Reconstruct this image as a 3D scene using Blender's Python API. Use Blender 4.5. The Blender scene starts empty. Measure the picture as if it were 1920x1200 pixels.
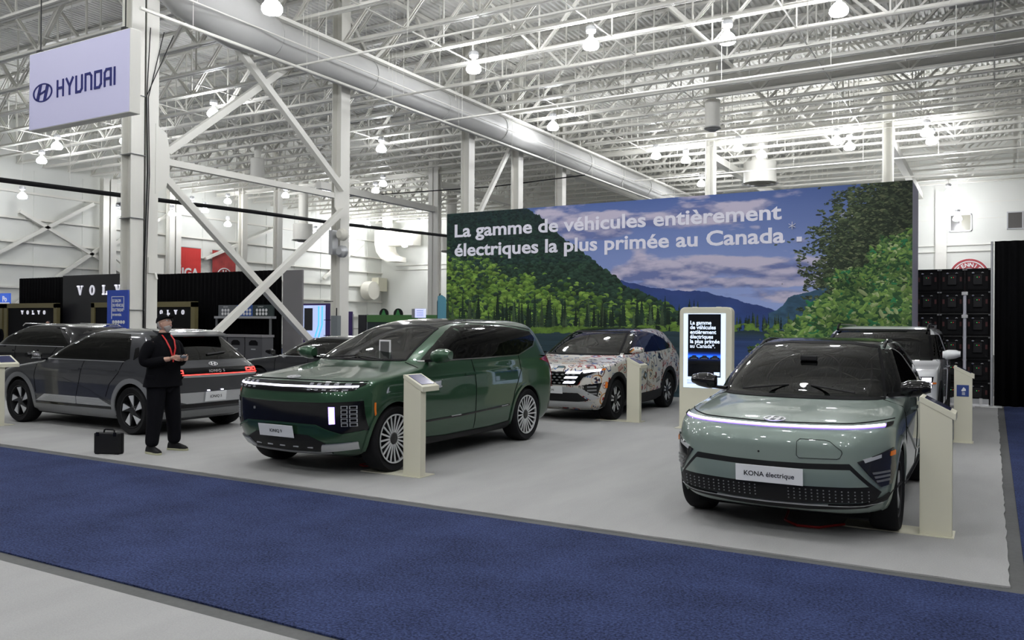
import bpy, bmesh, math, random
import numpy as np
from mathutils import Vector, Matrix
from mathutils.bvhtree import BVHTree
from mathutils.interpolate import poly_3d_calc
random.seed(7); RNG = np.random.default_rng(5)
PI = math.pi
SC = bpy.context.scene
COL = SC.collection
EYE = 1.72

# ------------------------------------------------------------------ camera, world, exposure
def make_camera():
    cam = bpy.data.cameras.new('camera'); o = bpy.data.objects.new('camera', cam); COL.objects.link(o)
    f = 1557.0; pit = math.radians(.28); rol = math.radians(.4); yaw = math.radians(30.1)
    cy, sy = math.cos(yaw), math.sin(yaw)
    fw = Vector((-sy*math.cos(pit), cy*math.cos(pit), math.sin(pit)))
    r = Vector((cy, sy, 0)); u = r.cross(fw)
    R = r*math.cos(rol)+u*math.sin(rol); U = u*math.cos(rol)-r*math.sin(rol)
    m = Matrix((R, U, -fw)).transposed().to_4x4(); m.translation = (0, 0, EYE)
    o.matrix_world = m
    cam.sensor_width = 36; cam.lens = f/1920*36; cam.clip_start = .05; cam.clip_end = 300
    SC.camera = o
make_camera()
W = bpy.data.worlds.new('world'); SC.world = W; W.use_nodes = True
W.node_tree.nodes['Background'].inputs[0].default_value = (.93, .95, 1, 1)
W.node_tree.nodes['Background'].inputs[1].default_value = .14
SC.view_settings.view_transform = 'Standard'; SC.view_settings.look = 'None'
SC.view_settings.gamma = 1; SC.view_settings.use_curve_mapping = False
SC.view_settings.exposure = 0.0
LAMP_POWER = 135.0

# ------------------------------------------------------------------ materials
MAT = {}
def mat(name, col, rough=.5, metal=0, coat=0, emit=None, es=0, spec=.5, noise=None, bump=None, flake=False):
    if name in MAT: return MAT[name]
    m = bpy.data.materials.new(name); m.use_nodes = True
    nt = m.node_tree; b = nt.nodes['Principled BSDF']
    b.inputs['Base Color'].default_value = (*col, 1); b.inputs['Roughness'].default_value = rough
    b.inputs['Metallic'].default_value = metal; b.inputs['Coat Weight'].default_value = coat
    b.inputs['Coat Roughness'].default_value = .03
    b.inputs['Specular IOR Level'].default_value = spec
    if emit: b.inputs['Emission Color'].default_value = (*emit, 1); b.inputs['Emission Strength'].default_value = es
    tc = None
    if noise or bump or flake: tc = nt.nodes.new('ShaderNodeTexCoord')
    if noise:     # (scale, second colour, contrast low, high[, detail])
        n = nt.nodes.new('ShaderNodeTexNoise'); n.inputs['Scale'].default_value = noise[0]; n.inputs['Detail'].default_value = noise[4] if len(noise) > 4 else 6
        nt.links.new(tc.outputs['Object'], n.inputs['Vector'])
        r = nt.nodes.new('ShaderNodeValToRGB'); r.color_ramp.elements[0].position = noise[2]; r.color_ramp.elements[1].position = noise[3]
        r.color_ramp.elements[0].color = (*col, 1); r.color_ramp.elements[1].color = (*noise[1], 1)
        nt.links.new(n.outputs['Fac'], r.inputs['Fac']); nt.links.new(r.outputs[0], b.inputs['Base Color'])
    if bump:
        n = nt.nodes.new('ShaderNodeTexNoise'); n.inputs['Scale'].default_value = bump[0]; n.inputs['Detail'].default_value = 3
        nt.links.new(tc.outputs['Object'], n.inputs['Vector'])
        bp = nt.nodes.new('ShaderNodeBump'); bp.inputs['Strength'].default_value = bump[1]; bp.inputs['Distance'].default_value = .01
        nt.links.new(n.outputs['Fac'], bp.inputs['Height']); nt.links.new(bp.outputs[0], b.inputs['Normal'])
    MAT[name] = m
    return m
def glass(name, tint, base=.0):
    m = bpy.data.materials.new(name); m.use_nodes = True; nt = m.node_tree
    nt.nodes.remove(nt.nodes['Principled BSDF']); out = nt.nodes['Material Output']
    t = nt.nodes.new('ShaderNodeBsdfTransparent'); t.inputs[0].default_value = (*tint, 1)
    g = nt.nodes.new('ShaderNodeBsdfGlossy'); g.inputs['Roughness'].default_value = .02
    fr = nt.nodes.new('ShaderNodeFresnel'); fr.inputs[0].default_value = 1.55
    mx = nt.nodes.new('ShaderNodeMixShader')
    nt.links.new(fr.outputs[0], mx.inputs[0]); nt.links.new(t.outputs[0], mx.inputs[1]); nt.links.new(g.outputs[0], mx.inputs[2])
    nt.links.new(mx.outputs[0], out.inputs[0]); MAT[name] = m; return m
mat('steel_white', (.76, .75, .69), .45)
mat('steel_cream', (.70, .68, .60), .5)
mat('deck', (.81, .81, .765), .55, noise=(.35, (.72, .72, .68), .35, .7))
mat('duct', (.44, .44, .43), .5, .0, noise=(.5, (.52, .52, .50), .3, .7))
mat('black_gloss', (.004, .004, .005), .1, spec=.4)
mat('black_plastic', (.009, .009, .010), .55, spec=.3)
mat('black_matte', (.006, .006, .007), .9, spec=.15)
mat('rubber', (.008, .008, .009), .75, spec=.2)
mat('chrome', (.75, .75, .76), .12, 1)
mat('silver', (.52, .53, .54), .35, .5)
mat('silver_dark', (.23, .235, .24), .4, .35)
mat('cream', (.66, .64, .51), .5)
mat('white_paint', (.80, .80, .80), .4)
mat('plate', (.78, .79, .80), .4)
mat('ink', (.015, .016, .02), .6)
mat('drape', (.0035, .0035, .004), 1, spec=.08)
mat('frit', (.003, .003, .0035), .6, spec=.1)
mat('badge', (.72, .72, .74), .25, .35)
mat('red_cable', (.45, .02, .02), .5)
mat('amber', (.45, .11, .01), .2, emit=(1, .25, .02), es=.15)
mat('led_white', (.9, .9, 1), .3, emit=(.84, .82, 1), es=3.2)
mat('led_violet', (.6, .5, 1), .3, emit=(.30, .16, 1), es=1.5)
mat('led_cell', (.22, .22, .24), .3)
mat('led_red', (.6, .02, .02), .3, emit=(1, .05, .04), es=3.2)
mat('red_lens', (.25, .005, .005), .12, coat=.5)
mat('lamp_glow', (1, 1, 1), .4, emit=(.95, .96, 1), es=LAMP_POWER)
mat('lamp_glow_far', (1, 1, 1), .4, emit=(.95, .96, 1), es=LAMP_POWER*.3)
mat('lamp_metal', (.55, .56, .57), .35, .3)
mat('rim_silver', (.66, .67, .68), .3, .35)
mat('rim_barrel', (.02, .02, .021), .5, .3)
mat('rim_black', (.014, .014, .015), .3)
mat('interior', (.010, .010, .011), .8, spec=.15)
mat('interior_grey', (.10, .10, .10), .8)
glass('glass_clear', (.42, .47, .45)); glass('glass_dark', (.035, .04, .04)); glass('glass_mid', (.11, .125, .12))
mat('lens', (.018, .018, .02), .12, coat=.35)

# ------------------------------------------------------------------ object helpers
def link(name, me, m=None, parent=None, smooth=False):
    o = bpy.data.objects.new(name, me); COL.objects.link(o)
    if m is not None:
        for k in (m if isinstance(m, (list, tuple)) else [m]): me.materials.append(MAT[k] if isinstance(k, str) else k)
    if smooth: me.shade_smooth()
    if parent is not None: o.parent = parent
    return o
def tag(o, label=None, cat=None, group=None, kind=None):
    if label: o['label'] = label
    if cat: o['category'] = cat
    if group: o['group'] = group
    if kind: o['kind'] = kind
    return o
def empty(name, loc=(0, 0, 0), rz=0, label=None, cat=None, group=None, kind=None):
    o = bpy.data.objects.new(name, None); COL.objects.link(o); o.location = loc; o.rotation_euler = (0, 0, rz)
    o.empty_display_size = .1
    return tag(o, label, cat, group, kind)
def copy_tree(o, parent=None):
    c = o.copy(); COL.objects.link(c)
    if parent is not None: c.parent = parent
    for ch in list(o.children): copy_tree(ch, c)
    return c
class MB:
    def __init__(s): s.v = []; s.f = []
    def add(s, vs, fs):
        n = len(s.v); s.v += [tuple(p) for p in vs]; s.f += [tuple(i+n for i in f) for f in fs]; return s
    def box(s, x0, y0, z0, x1, y1, z1):
        return s.add([(x0,y0,z0),(x1,y0,z0),(x1,y1,z0),(x0,y1,z0),(x0,y0,z1),(x1,y0,z1),(x1,y1,z1),(x0,y1,z1)],
            [(3,2,1,0),(4,5,6,7),(0,1,5,4),(1,2,6,5),(2,3,7,6),(3,0,4,7)])
    def bar(s, a, b, w, h=None, up=(0, 0, 1)):
        a = Vector(a); b = Vector(b); h = h or w; d = (b-a).normalized(); up = Vector(up)
        if abs(d.dot(up)) > .99: up = Vector((1, 0, 0)) if abs(d.x) < .9 else Vector((0, 1, 0))
        r = d.cross(up).normalized()*w/2; u = r.cross(d).normalized()*h/2
        vs = [a-r-u, a+r-u, a+r+u, a-r+u, b-r-u, b+r-u, b+r+u, b-r+u]
        return s.add(vs, [(0,1,2,3),(7,6,5,4),(1,0,4,5),(2,1,5,6),(3,2,6,7),(0,3,7,4)])
    def tube(s, pts, r, n=8, caps=True):
        pts = [Vector(p) for p in pts]; rings = []; k = len(pts)
        prev = None
        for i, p in enumerate(pts):
            d = (pts[min(i+1, k-1)]-pts[max(i-1, 0)]).normalized()
            if prev is None:
                up = Vector((0, 0, 1)) if abs(d.z) < .95 else Vector((1, 0, 0)); a = d.cross(up).normalized()
            else: a = (prev-d*prev.dot(d)).normalized()
            prev = a; b = d.cross(a); rr = r[i] if isinstance(r, (list, tuple)) else r
            rings.append([p+a*math.cos(2*PI*j/n)*rr+b*math.sin(2*PI*j/n)*rr for j in range(n)])
        vs = [q for R in rings for q in R]
        fs = [(i*n+j, i*n+(j+1) % n, (i+1)*n+(j+1) % n, (i+1)*n+j) for i in range(k-1) for j in range(n)]
        if caps: fs += [tuple(range(n))[::-1], tuple((k-1)*n+j for j in range(n))]
        return s.add(vs, fs)
    def lathe(s, prof, n=24, axis='z', c=(0, 0, 0)):    # prof (r, h)
        vs = []; k = len(prof)
        for r, h in prof:
            for j in range(n):
                a = 2*PI*j/n; p = (r*math.cos(a), r*math.sin(a), h)
                if axis == 'y': p = (p[0], h, p[1])
                if axis == 'x': p = (h, p[0], p[1])
                vs.append((p[0]+c[0], p[1]+c[1], p[2]+c[2]))
        fs = [(i*n+j, i*n+(j+1) % n, (i+1)*n+(j+1) % n, (i+1)*n+j) for i in range(k-1) for j in range(n)]
        return s.add(vs, fs)
    def prism(s, poly, h0, h1, axis='z'):   # poly 2d, extruded along axis
        def P(a, b, h): return {'z': (a, b, h), 'y': (a, h, b), 'x': (h, a, b)}[axis]
        n = len(poly)
        vs = [P(a, b, h0) for a, b in poly]+[P(a, b, h1) for a, b in poly]
        return s.add(vs, [tuple(range(n))[::-1], tuple(range(n, 2*n))]+[(i, (i+1) % n, n+(i+1) % n, n+i) for i in range(n)])
    def mesh(s, name='m'):
        me = bpy.data.meshes.new(name); me.from_pydata(s.v, [], s.f)
        bm = bmesh.new(); bm.from_mesh(me); bmesh.ops.recalc_face_normals(bm, faces=bm.faces); bm.to_mesh(me); bm.free()
        return me
    def build(s, name, m, parent=None, smooth=False, bevel=0):
        me = s.mesh(name); o = link(name, me, m, parent)
        if smooth: me.shade_smooth(); me.set_sharp_from_angle(angle=math.radians(38))
        if bevel:
            b = o.modifiers.new('bevel', 'BEVEL'); b.width = bevel; b.segments = 2; b.limit_method = 'ANGLE'
        return o
def Q(a, b, n=8):
    return [a+(b-a)*i/(n-1) for i in range(n)]
FONT = None
def text(name, s, size, m, parent, loc, rot, ext=.003, bold=0, align='LEFT', width=1.0, spacing=1.0):
    cu = bpy.data.curves.new(name, 'FONT'); cu.body = s; cu.size = size; cu.extrude = ext; cu.offset = bold
    cu.align_x = align; cu.align_y = 'BOTTOM_BASELINE'; cu.space_character = spacing; cu.resolution_u = 3
    o = bpy.data.objects.new(name, cu); COL.objects.link(o)
    dg = bpy.context.evaluated_depsgraph_get(); me = bpy.data.meshes.new_from_object(o.evaluated_get(dg))
    bpy.data.objects.remove(o)
    o = link(name, me, m, parent); me.materials.clear(); me.materials.append(MAT[m])
    o.location = loc; o.rotation_euler = rot; o.scale = (width, 1, 1)
    return o
FACE_Y = (PI/2, 0, 0)       # lettering upright, read from -Y
FACE_X = (PI/2, 0, PI/2)    # read from +X
# ================================================================== the hall
def fac_noise_mat(name, c0, c1, scales, rough=.95, bump=None, lo=.3, hi=.7, stretch=None):
    """base colour mixed by two sizes of noise"""
    m = bpy.data.materials.new(name); m.use_nodes = True; nt = m.node_tree; b = nt.nodes['Principled BSDF']; b.inputs['Roughness'].default_value = rough
    b.inputs['Specular IOR Level'].default_value = .2
    tc = nt.nodes.new('ShaderNodeTexCoord'); prev = None
    mp = nt.nodes.new('ShaderNodeMapping'); nt.links.new(tc.outputs['Object'], mp.inputs[0])
    if stretch: mp.inputs['Scale'].default_value = stretch[0]; mp.inputs['Rotation'].default_value = stretch[1]
    for i, (s, wgt) in enumerate(scales):
        n = nt.nodes.new('ShaderNodeTexNoise'); n.inputs['Scale'].default_value = s; n.inputs['Detail'].default_value = 3 if i else 5; n.inputs['Roughness'].default_value = .6
        nt.links.new(mp.outputs[0] if i == 0 and stretch else tc.outputs['Object'], n.inputs[0])
        r = nt.nodes.new('ShaderNodeMapRange'); r.inputs[1].default_value = lo; r.inputs[2].default_value = hi; nt.links.new(n.outputs['Fac'], r.inputs[0])
        mu = nt.nodes.new('ShaderNodeMath'); mu.operation = 'MULTIPLY'; mu.inputs[1].default_value = wgt; nt.links.new(r.outputs[0], mu.inputs[0])
        if prev is None: prev = mu
        else:
            ad = nt.nodes.new('ShaderNodeMath'); ad.operation = 'ADD'; nt.links.new(prev.outputs[0], ad.inputs[0]); nt.links.new(mu.outputs[0], ad.inputs[1]); prev = ad
    mx = nt.nodes.new('ShaderNodeMix'); mx.data_type = 'RGBA'; mx.inputs[6].default_value = (*c0, 1); mx.inputs[7].default_value = (*c1, 1)
    nt.links.new(prev.outputs[0], mx.inputs[0]); nt.links.new(mx.outputs[2], b.inputs['Base Color'])
    if bump:
        n = nt.nodes.new('ShaderNodeTexNoise'); n.inputs['Scale'].default_value = bump[0]; nt.links.new(tc.outputs['Object'], n.inputs[0])
        bp = nt.nodes.new('ShaderNodeBump'); bp.inputs['Strength'].default_value = bump[1]; bp.inputs['Distance'].default_value = .01; nt.links.new(n.outputs['Fac'], bp.inputs['Height']); nt.links.new(bp.outputs[0], b.inputs['Normal'])
    MAT[name] = m; return m
fac_noise_mat('carpet_blue', (.004, .007, .028), (.052, .074, .185), [(1.6, .25), (60, .75)], bump=(160, .5), lo=.36, hi=.66)
fac_noise_mat('carpet_grey', (.29, .29, .285), (.42, .42, .41), [(.9, .62), (90, .38)], bump=(150, .3), stretch=((1, .25, 1), (0, 0, .5)))
fac_noise_mat('concrete', (.085, .087, .085), (.13, .132, .13), [(.8, .6), (30, .4)], rough=.7)
mat('wall_white', (.76, .77, .725), .6, noise=(.3, (.71, .72, .675), .35, .7))

def build_hall():
    def setting(o): o['kind'] = 'structure'; return o
    setting(MB().box(-49.2, -12, -.25, 22, 60.5, -.014).build('floor', 'concrete'))
    # deck, real corrugations running with the depth of the hall
    v = []; f = []; x = -49.0; i = 0; Y0, Y1 = -12, 60.4; ZD = 13.4
    xs = []
    while x < 22:
        xs += [(x, ZD), (x+.09, ZD), (x+.115, ZD+.075), (x+.195, ZD+.075)]; x += .22
    for (a, z) in xs: v += [(a, Y0, z), (a, Y1, z)]
    f = [(2*i, 2*i+2, 2*i+3, 2*i+1) for i in range(len(xs)-1)]
    me = bpy.data.meshes.new('ceiling'); me.from_pydata(v, [], f); c = link('ceiling', me, 'deck'); c['kind'] = 'structure'
    # left wall with girts and wind bracing
    wl = setting(MB().box(-49.0, -12, -.01, -48.7, 60.4, 13.4).build('wall_left', 'wall_white'))
    for z in (2.3, 3.65, 4.98, 6.28, 7.64, 9.15): MB().box(-48.7, -12, z-.06, -48.52, 60.0, z+.06).build('girt', 'steel_white', wl)
    for y in range(-8, 60, 3): MB().box(-48.70, y, 0, -48.66, y+.05, 10.5).build('wall_rib', 'wall_white', wl)
    for a, b in (((27, 8.0), (34, 4.6)), ((24, 4.4), (31.5, 9.0)), ((32.5, 6.4), (38, 9.6)), ((32.5, 6.2), (37.5, 2.5)), ((32.0, 6.3), (26.5, 2.4)), ((47, 9.2), (40, 6.2)), ((52, 5.4), (57, 8.9))):
        MB().bar((-48.35, a[0], a[1]), (-48.35, b[0], b[1]), .2, .2).build('wall_brace', 'steel_white', wl)
    wb = setting(MB().box(-48.7, 60, -.01, 22, 60.4, 13.4).build('wall_back', 'wall_white'))
    for z in (6.55, 6.95): MB().box(-47, 59.9, z-.03, 22, 60, z+.03).build('rail', 'steel_white', wb)
    for z in (8.6, 9.6): MB().box(-6, 59.96, z-.02, 22, 60, z+.02).build('panel_joint', 'steel_white', wb)
    MB().box(-3.25, 59.75, 0, -2.6, 60, 10.4).build('pilaster', 'steel_white', wb)
    for i, (x0, x1) in enumerate(((-2.45, -1.2), (.7, 2.4))):
        w = empty('window_%d' % (i+1), ((x0+x1)/2, 59.95, 8.35)); w['kind'] = 'structure'; hw = (x1-x0)/2
        m = MB()
        for a in ((-hw, -hw+.07), (hw-.07, hw)): m.box(a[0], -.05, -.55, a[1], .04, .55)
        for a in ((-.55, -.48), (.48, .55)): m.box(-hw, -.05, a[0], hw, .04, a[1])
        m.build('window_frame', 'silver', w)
        MB().box(-hw+.06, -.02, -.49, -.03, .0, .49).build('pane', mat('pane_dark', (.10, .095, .09), .15), w); MB().box(.03, -.01, -.49, hw-.06, .01, .49).build('pane', mat('pane_warm', (.30, .29, .22), .3), w)
        MB().box(-.04, -.05, -.5, .04, .02, .5).build('mullion', 'silver', w)
    # carpets
    tag(MB().box(-48.69, 3.47, -.013, 14, 6.31, -.002).build('blue_carpet', 'carpet_blue'), 'deep blue carpet runner crossing the foreground', 'carpet')
    tag(MB().box(.20, 6.60, -.013, 14, 40, -.002).build('blue_carpet', 'carpet_blue'), 'deep blue carpet beyond the right edge of the grey carpet', 'carpet')
    tag(MB().box(-48.69, 16.0, -.013, -17.5, 40, -.002).build('blue_carpet', 'carpet_blue'), 'deep blue carpet at far left behind the black booth', 'carpet')
    tag(MB().box(-40, -6, -.013, 14, 3.33, -.001).build('grey_carpet', 'carpet_grey'), 'light grey carpet corner in the near left foreground', 'carpet')
    # ragged-edged grey carpet of the stand
    r = random.Random(3); P = []
    def edge(a, b, n, jit):
        for k in range(n):
            t = k/n; P.append((a[0]+(b[0]-a[0])*t+r.uniform(-jit, jit), a[1]+(b[1]-a[1])*t+r.uniform(-jit, jit)))
    edge((-30, 6.50), (.10, 6.44), 220, .007); edge((.10, 6.44), (.08, 24), 120, .009); edge((.08, 24), (-17.4, 24), 4, 0); edge((-17.4, 24), (-17.4, 15.9), 2, 0); edge((-17.4, 15.9), (-30, 15.9), 2, 0); edge((-30, 15.9), (-30, 6.5), 2, 0)
    tag(MB().prism(P, -.013, 0).build('grey_carpet', 'carpet_grey'), 'light grey carpet of the car stand, under all the display cars', 'carpet')
build_hall()

# ------------------------------------------------------------------ steel frame
def h_column(name, x, y, h, label, w=.42, d=.42, double=0, rot=0, m='steel_white', group=None):
    o = empty(name, (x, y, 0), rot, label, 'column', group)
    sec = [(-double/2,), (double/2,)] if double else [(0,)]
    for (oy,) in sec:
        MB().box(-d/2, oy-w/2, 0, -d/2+.03, oy+w/2, h).build('flange', m, o); MB().box(d/2-.03, oy-w/2, 0, d/2, oy+w/2, h).build('flange', m, o)
        MB().box(-d/2+.03, oy-.012, 0, d/2-.03, oy+.012, h).build('web', m, o)
    if double: MB().box(-d/2+.06, -double/2, 0, -d/2+.08, double/2, h).build('tie_plate', m, o)
    MB().box(-d/2-.08, -w/2-.08-double/2, 0, d/2+.08, w/2+.08+double/2, .03).build('base_plate', m, o)
    return o
CX = -18.8
colA = h_column('steel_column', CX, 13.5, 13.38, 'tall white double steel column nearest the camera, behind the hanging brand sign', .36, .40, .42)
MB().box(-.15, .1, 2.95, .24, .55, 3.35).build('junction_box', 'steel_white', colA); MB().tube([(.24, .3, 2.97), (.30, .3, 2.8)], .03, 8).build('floodlight', 'steel_white', colA)
mb = MB()
for k, (x, y) in enumerate(((.21, .02), (.22, .06), (.23, -.01))): mb.tube([(x, y-.02*k, .8), (x+.02, y-.03, 3), (x, y+.06, 5.5), (x+.01, y, 7.4), (x, y+.1+.35*k, 9.2)], .012, 6)
mb.build('cable', 'black_plastic', colA)
for z in (2.0, 4.3, 5.9, 7.4): MB().box(-.22, -.42, z, .24, .0, z+.015).build('cable_strap', 'silver_dark', colA)
colB = h_column('steel_column', CX, 21.0, 13.38, 'white steel column with two loudspeakers, behind the green SUV', .44, .40)
colC = h_column('steel_column', CX, 28.7, 13.38, 'white steel column rising behind the left end of the landscape wall', .42, .40)
h_column('steel_column', CX, 32.8, 13.38, 'white steel column second behind the left end of the landscape wall', .42, .40)
h_column('steel_column', CX, 37.2, 13.38, 'white steel column third behind the left end of the landscape wall', .42, .40)
for x, lab in ((-45.7, 'white steel column near the far left wall beyond the red banners'), (-42.3, 'slender white steel column left of the brace bay, far back'), (-12.3, 'white steel column standing up behind the middle of the landscape wall'), (-4.15, 'white steel column standing up behind the tree end of the landscape wall'), (4.0, 'white steel column far back at the right, out past the curtain')):
    h_column('steel_column', x, 41, 13.38, lab, .44, .44)
h_column('steel_column', -29.2, 41, 13.38, 'wide white double column just left of the landscape wall', .3, .4, .4, PI/2)
h_column('steel_column', -47.9, 32.2, 10.6, 'white double column against the left wall at the knot of braces', .4, .4, .5)
h_column('steel_column', -47.9, 37.0, 10.6, 'white double column against the left wall beside the red banner', .4, .4, .5)
# junction plates and speakers
for y, z in ((13.9, 5.9), (20.8, 5.8)): MB().prism([(y, z-.6), (y+.38, z-.3), (y+.38, z+.3), (y, z+.6)] if y < 15 else [(y, z-.5), (y-.3, z-.2), (y-.3, z+.2), (y, z+.5)], .17-.0+CX, .20+CX, 'x').build('gusset_plate', 'steel_white', None) if False else None
def gusset(col, y0, pts): MB().prism(pts, .17, .215, 'x').build('gusset_plate', 'steel_white', col)
gusset(colA, 0, [(.3, 5.0), (.62, 5.2), (.72, 5.6), (.72, 6.2), (.62, 6.6), (.3, 6.8)])
gusset(colB, 0, [(-.2, 5.1), (-.5, 5.5), (-.5, 6.2), (-.2, 6.6)])
for z in (4.6, 4.05):
    s = MB().lathe([(.0001, .0), (.16, .0), (.20, -.03), (.20, -.16), (.12, -.26), (.0001, -.26)], 20, 'y', (.40, -.25, z)).build('loudspeaker', 'steel_cream' if z > 4.3 else 'silver', colB, smooth=True)
    MB().bar((.2, 0, z), (.40, -.1, z), .04).build('speaker_bracket', 'steel_white', s)
MB().box(.0, -.55, 3.95, .16, -.28, 4.75).build('panel_box', 'silver', colB)
# horizontal strut and X braces between the first two columns
def member(name, a, b, label, w=.17, cat='brace', m='steel_white'):
    o = tag(MB().bar(a, b, w, w).build(name, m), label, cat); return o
X1 = CX+.12
member('brace', (X1, 14.15, 5.45), (X1, 20.75, .15), 'white diagonal brace falling right from the nearest column, in front of the grey wall', .18)
member('brace', (X1+.2, 20.75, 5.4), (X1+.2, 14.0, .12), 'white diagonal brace falling left from the loudspeaker column to behind the man', .18)
member('brace', (X1, 14.2, 6.15), (X1, 19.3, 10.2), 'white diagonal brace rising right from the nearest column to the duct', .18)
member('brace', (X1+.2, 15.5, 10.1), (X1+.2, 20.75, 6.1), 'white diagonal brace falling right from under the duct to the loudspeaker column', .18)
member('strut', (X1, 14.15, 5.88), (X1, 20.75, 5.88), 'white horizontal strut between nearest column and loudspeaker column', .17, 'beam')
member('brace', (CX, 28.9, 5.5), (CX, 32.7, 10.3), 'white diagonal brace just above the left end of the landscape wall', .16)
for x, nm in ((-29.2, 'left of the landscape wall'), (-20.4, 'above the words on the landscape wall'), (-12.3, 'running back from the column behind the middle of the landscape wall'), (-4.15, 'running back from the column behind the painted trees')):
    member('strut', (x, 41.2, 10.2), (x, 59.9, 10.2), 'long white level beam '+nm, .36, 'beam')
member('strut', (-29.2, 31, 8.6), (-29.2, 41, 8.6), 'level white beam seen between the loudspeaker column and the wide double column', .34, 'beam')

# ------------------------------------------------------------------ roof joists
ZB, ZT, PN = 10.7, 13.38, 2.6
def diag_mesh(dx, dz, w=.07, gap=.10):
    m = MB()
    for s in (-1, 1): m.bar((0, s*gap/2, 0), (dx, s*gap/2, dz), w*.55, w)
    me = m.mesh('web'); me.materials.append(MAT['steel_white']); return me
DUP, DDN, VER = diag_mesh(PN, ZT-ZB), diag_mesh(PN, -(ZT-ZB)), None
m = MB(); m.bar((0, 0, 0), (0, 0, ZT-ZB), .05); VER = m.mesh('vertical'); VER.materials.append(MAT['steel_white'])
ORD = ['first', 'second', 'third', 'fourth', 'fifth', 'sixth', 'seventh', 'eighth', 'ninth', 'tenth', 'eleventh', 'twelfth', 'thirteenth', 'fourteenth', 'fifteenth', 'sixteenth', 'seventeenth', 'eighteenth', 'nineteenth', 'twentieth', 'twenty-first', 'twenty-second', 'twenty-third', 'twenty-fourth', 'twenty-fifth', 'twenty-sixth', 'twenty-seventh', 'twenty-eighth', 'twenty-ninth']
chord_cache = {}
def joist(y, x0, x1, label, single, group):
    o = empty('roof_joist', (x0, y, ZB), 0, label, 'joist', group)
    L = x1-x0
    key = round(L, 2)
    if key not in chord_cache:
        a = MB(); a.box(0, -.11, 0, L, -.02, .025).box(0, -.04, .025, L, -.02, .12).box(0, .02, 0, L, .11, .025).box(0, .02, .025, L, .04, .12); a = a.mesh('chord'); a.materials.append(MAT['steel_white'])
        b = MB().box(-.3, -.09, ZT-ZB-.10, L+.2, .09, ZT-ZB).mesh('chord'); b.materials.append(MAT['steel_white'])
        chord_cache[key] = (a, b)
    link('bottom_chord', chord_cache[key][0], None, o); link('top_chord', chord_cache[key][1], None, o)
    n = int(L/PN); st = MB()
    for k in range(n):
        if single:
            w = link('web', DDN if k % 2 else DUP, None, o); w.location = (k*PN, 0, (ZT-ZB) if k % 2 else 0)
            if k % 2 == 0 and k: w = link('vertical', VER, None, o); w.location = (k*PN, 0, 0)
            if k % 2: w = link('vertical', VER, None, o); w.location = (k*PN, 0, 0)
        else:
            z = (ZT-ZB)
            for s in (-1, 1): st.bar((k*PN, s*.05, z if k % 2 else 0), ((k+1)*PN, s*.05, 0 if k % 2 else z), .04, .07)
            st.bar((k*PN, 0, 0), (k*PN, 0, z), .045)
    if not single: tag(st.build('web', 'steel_white', o), kind='stuff')
    return o
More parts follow.
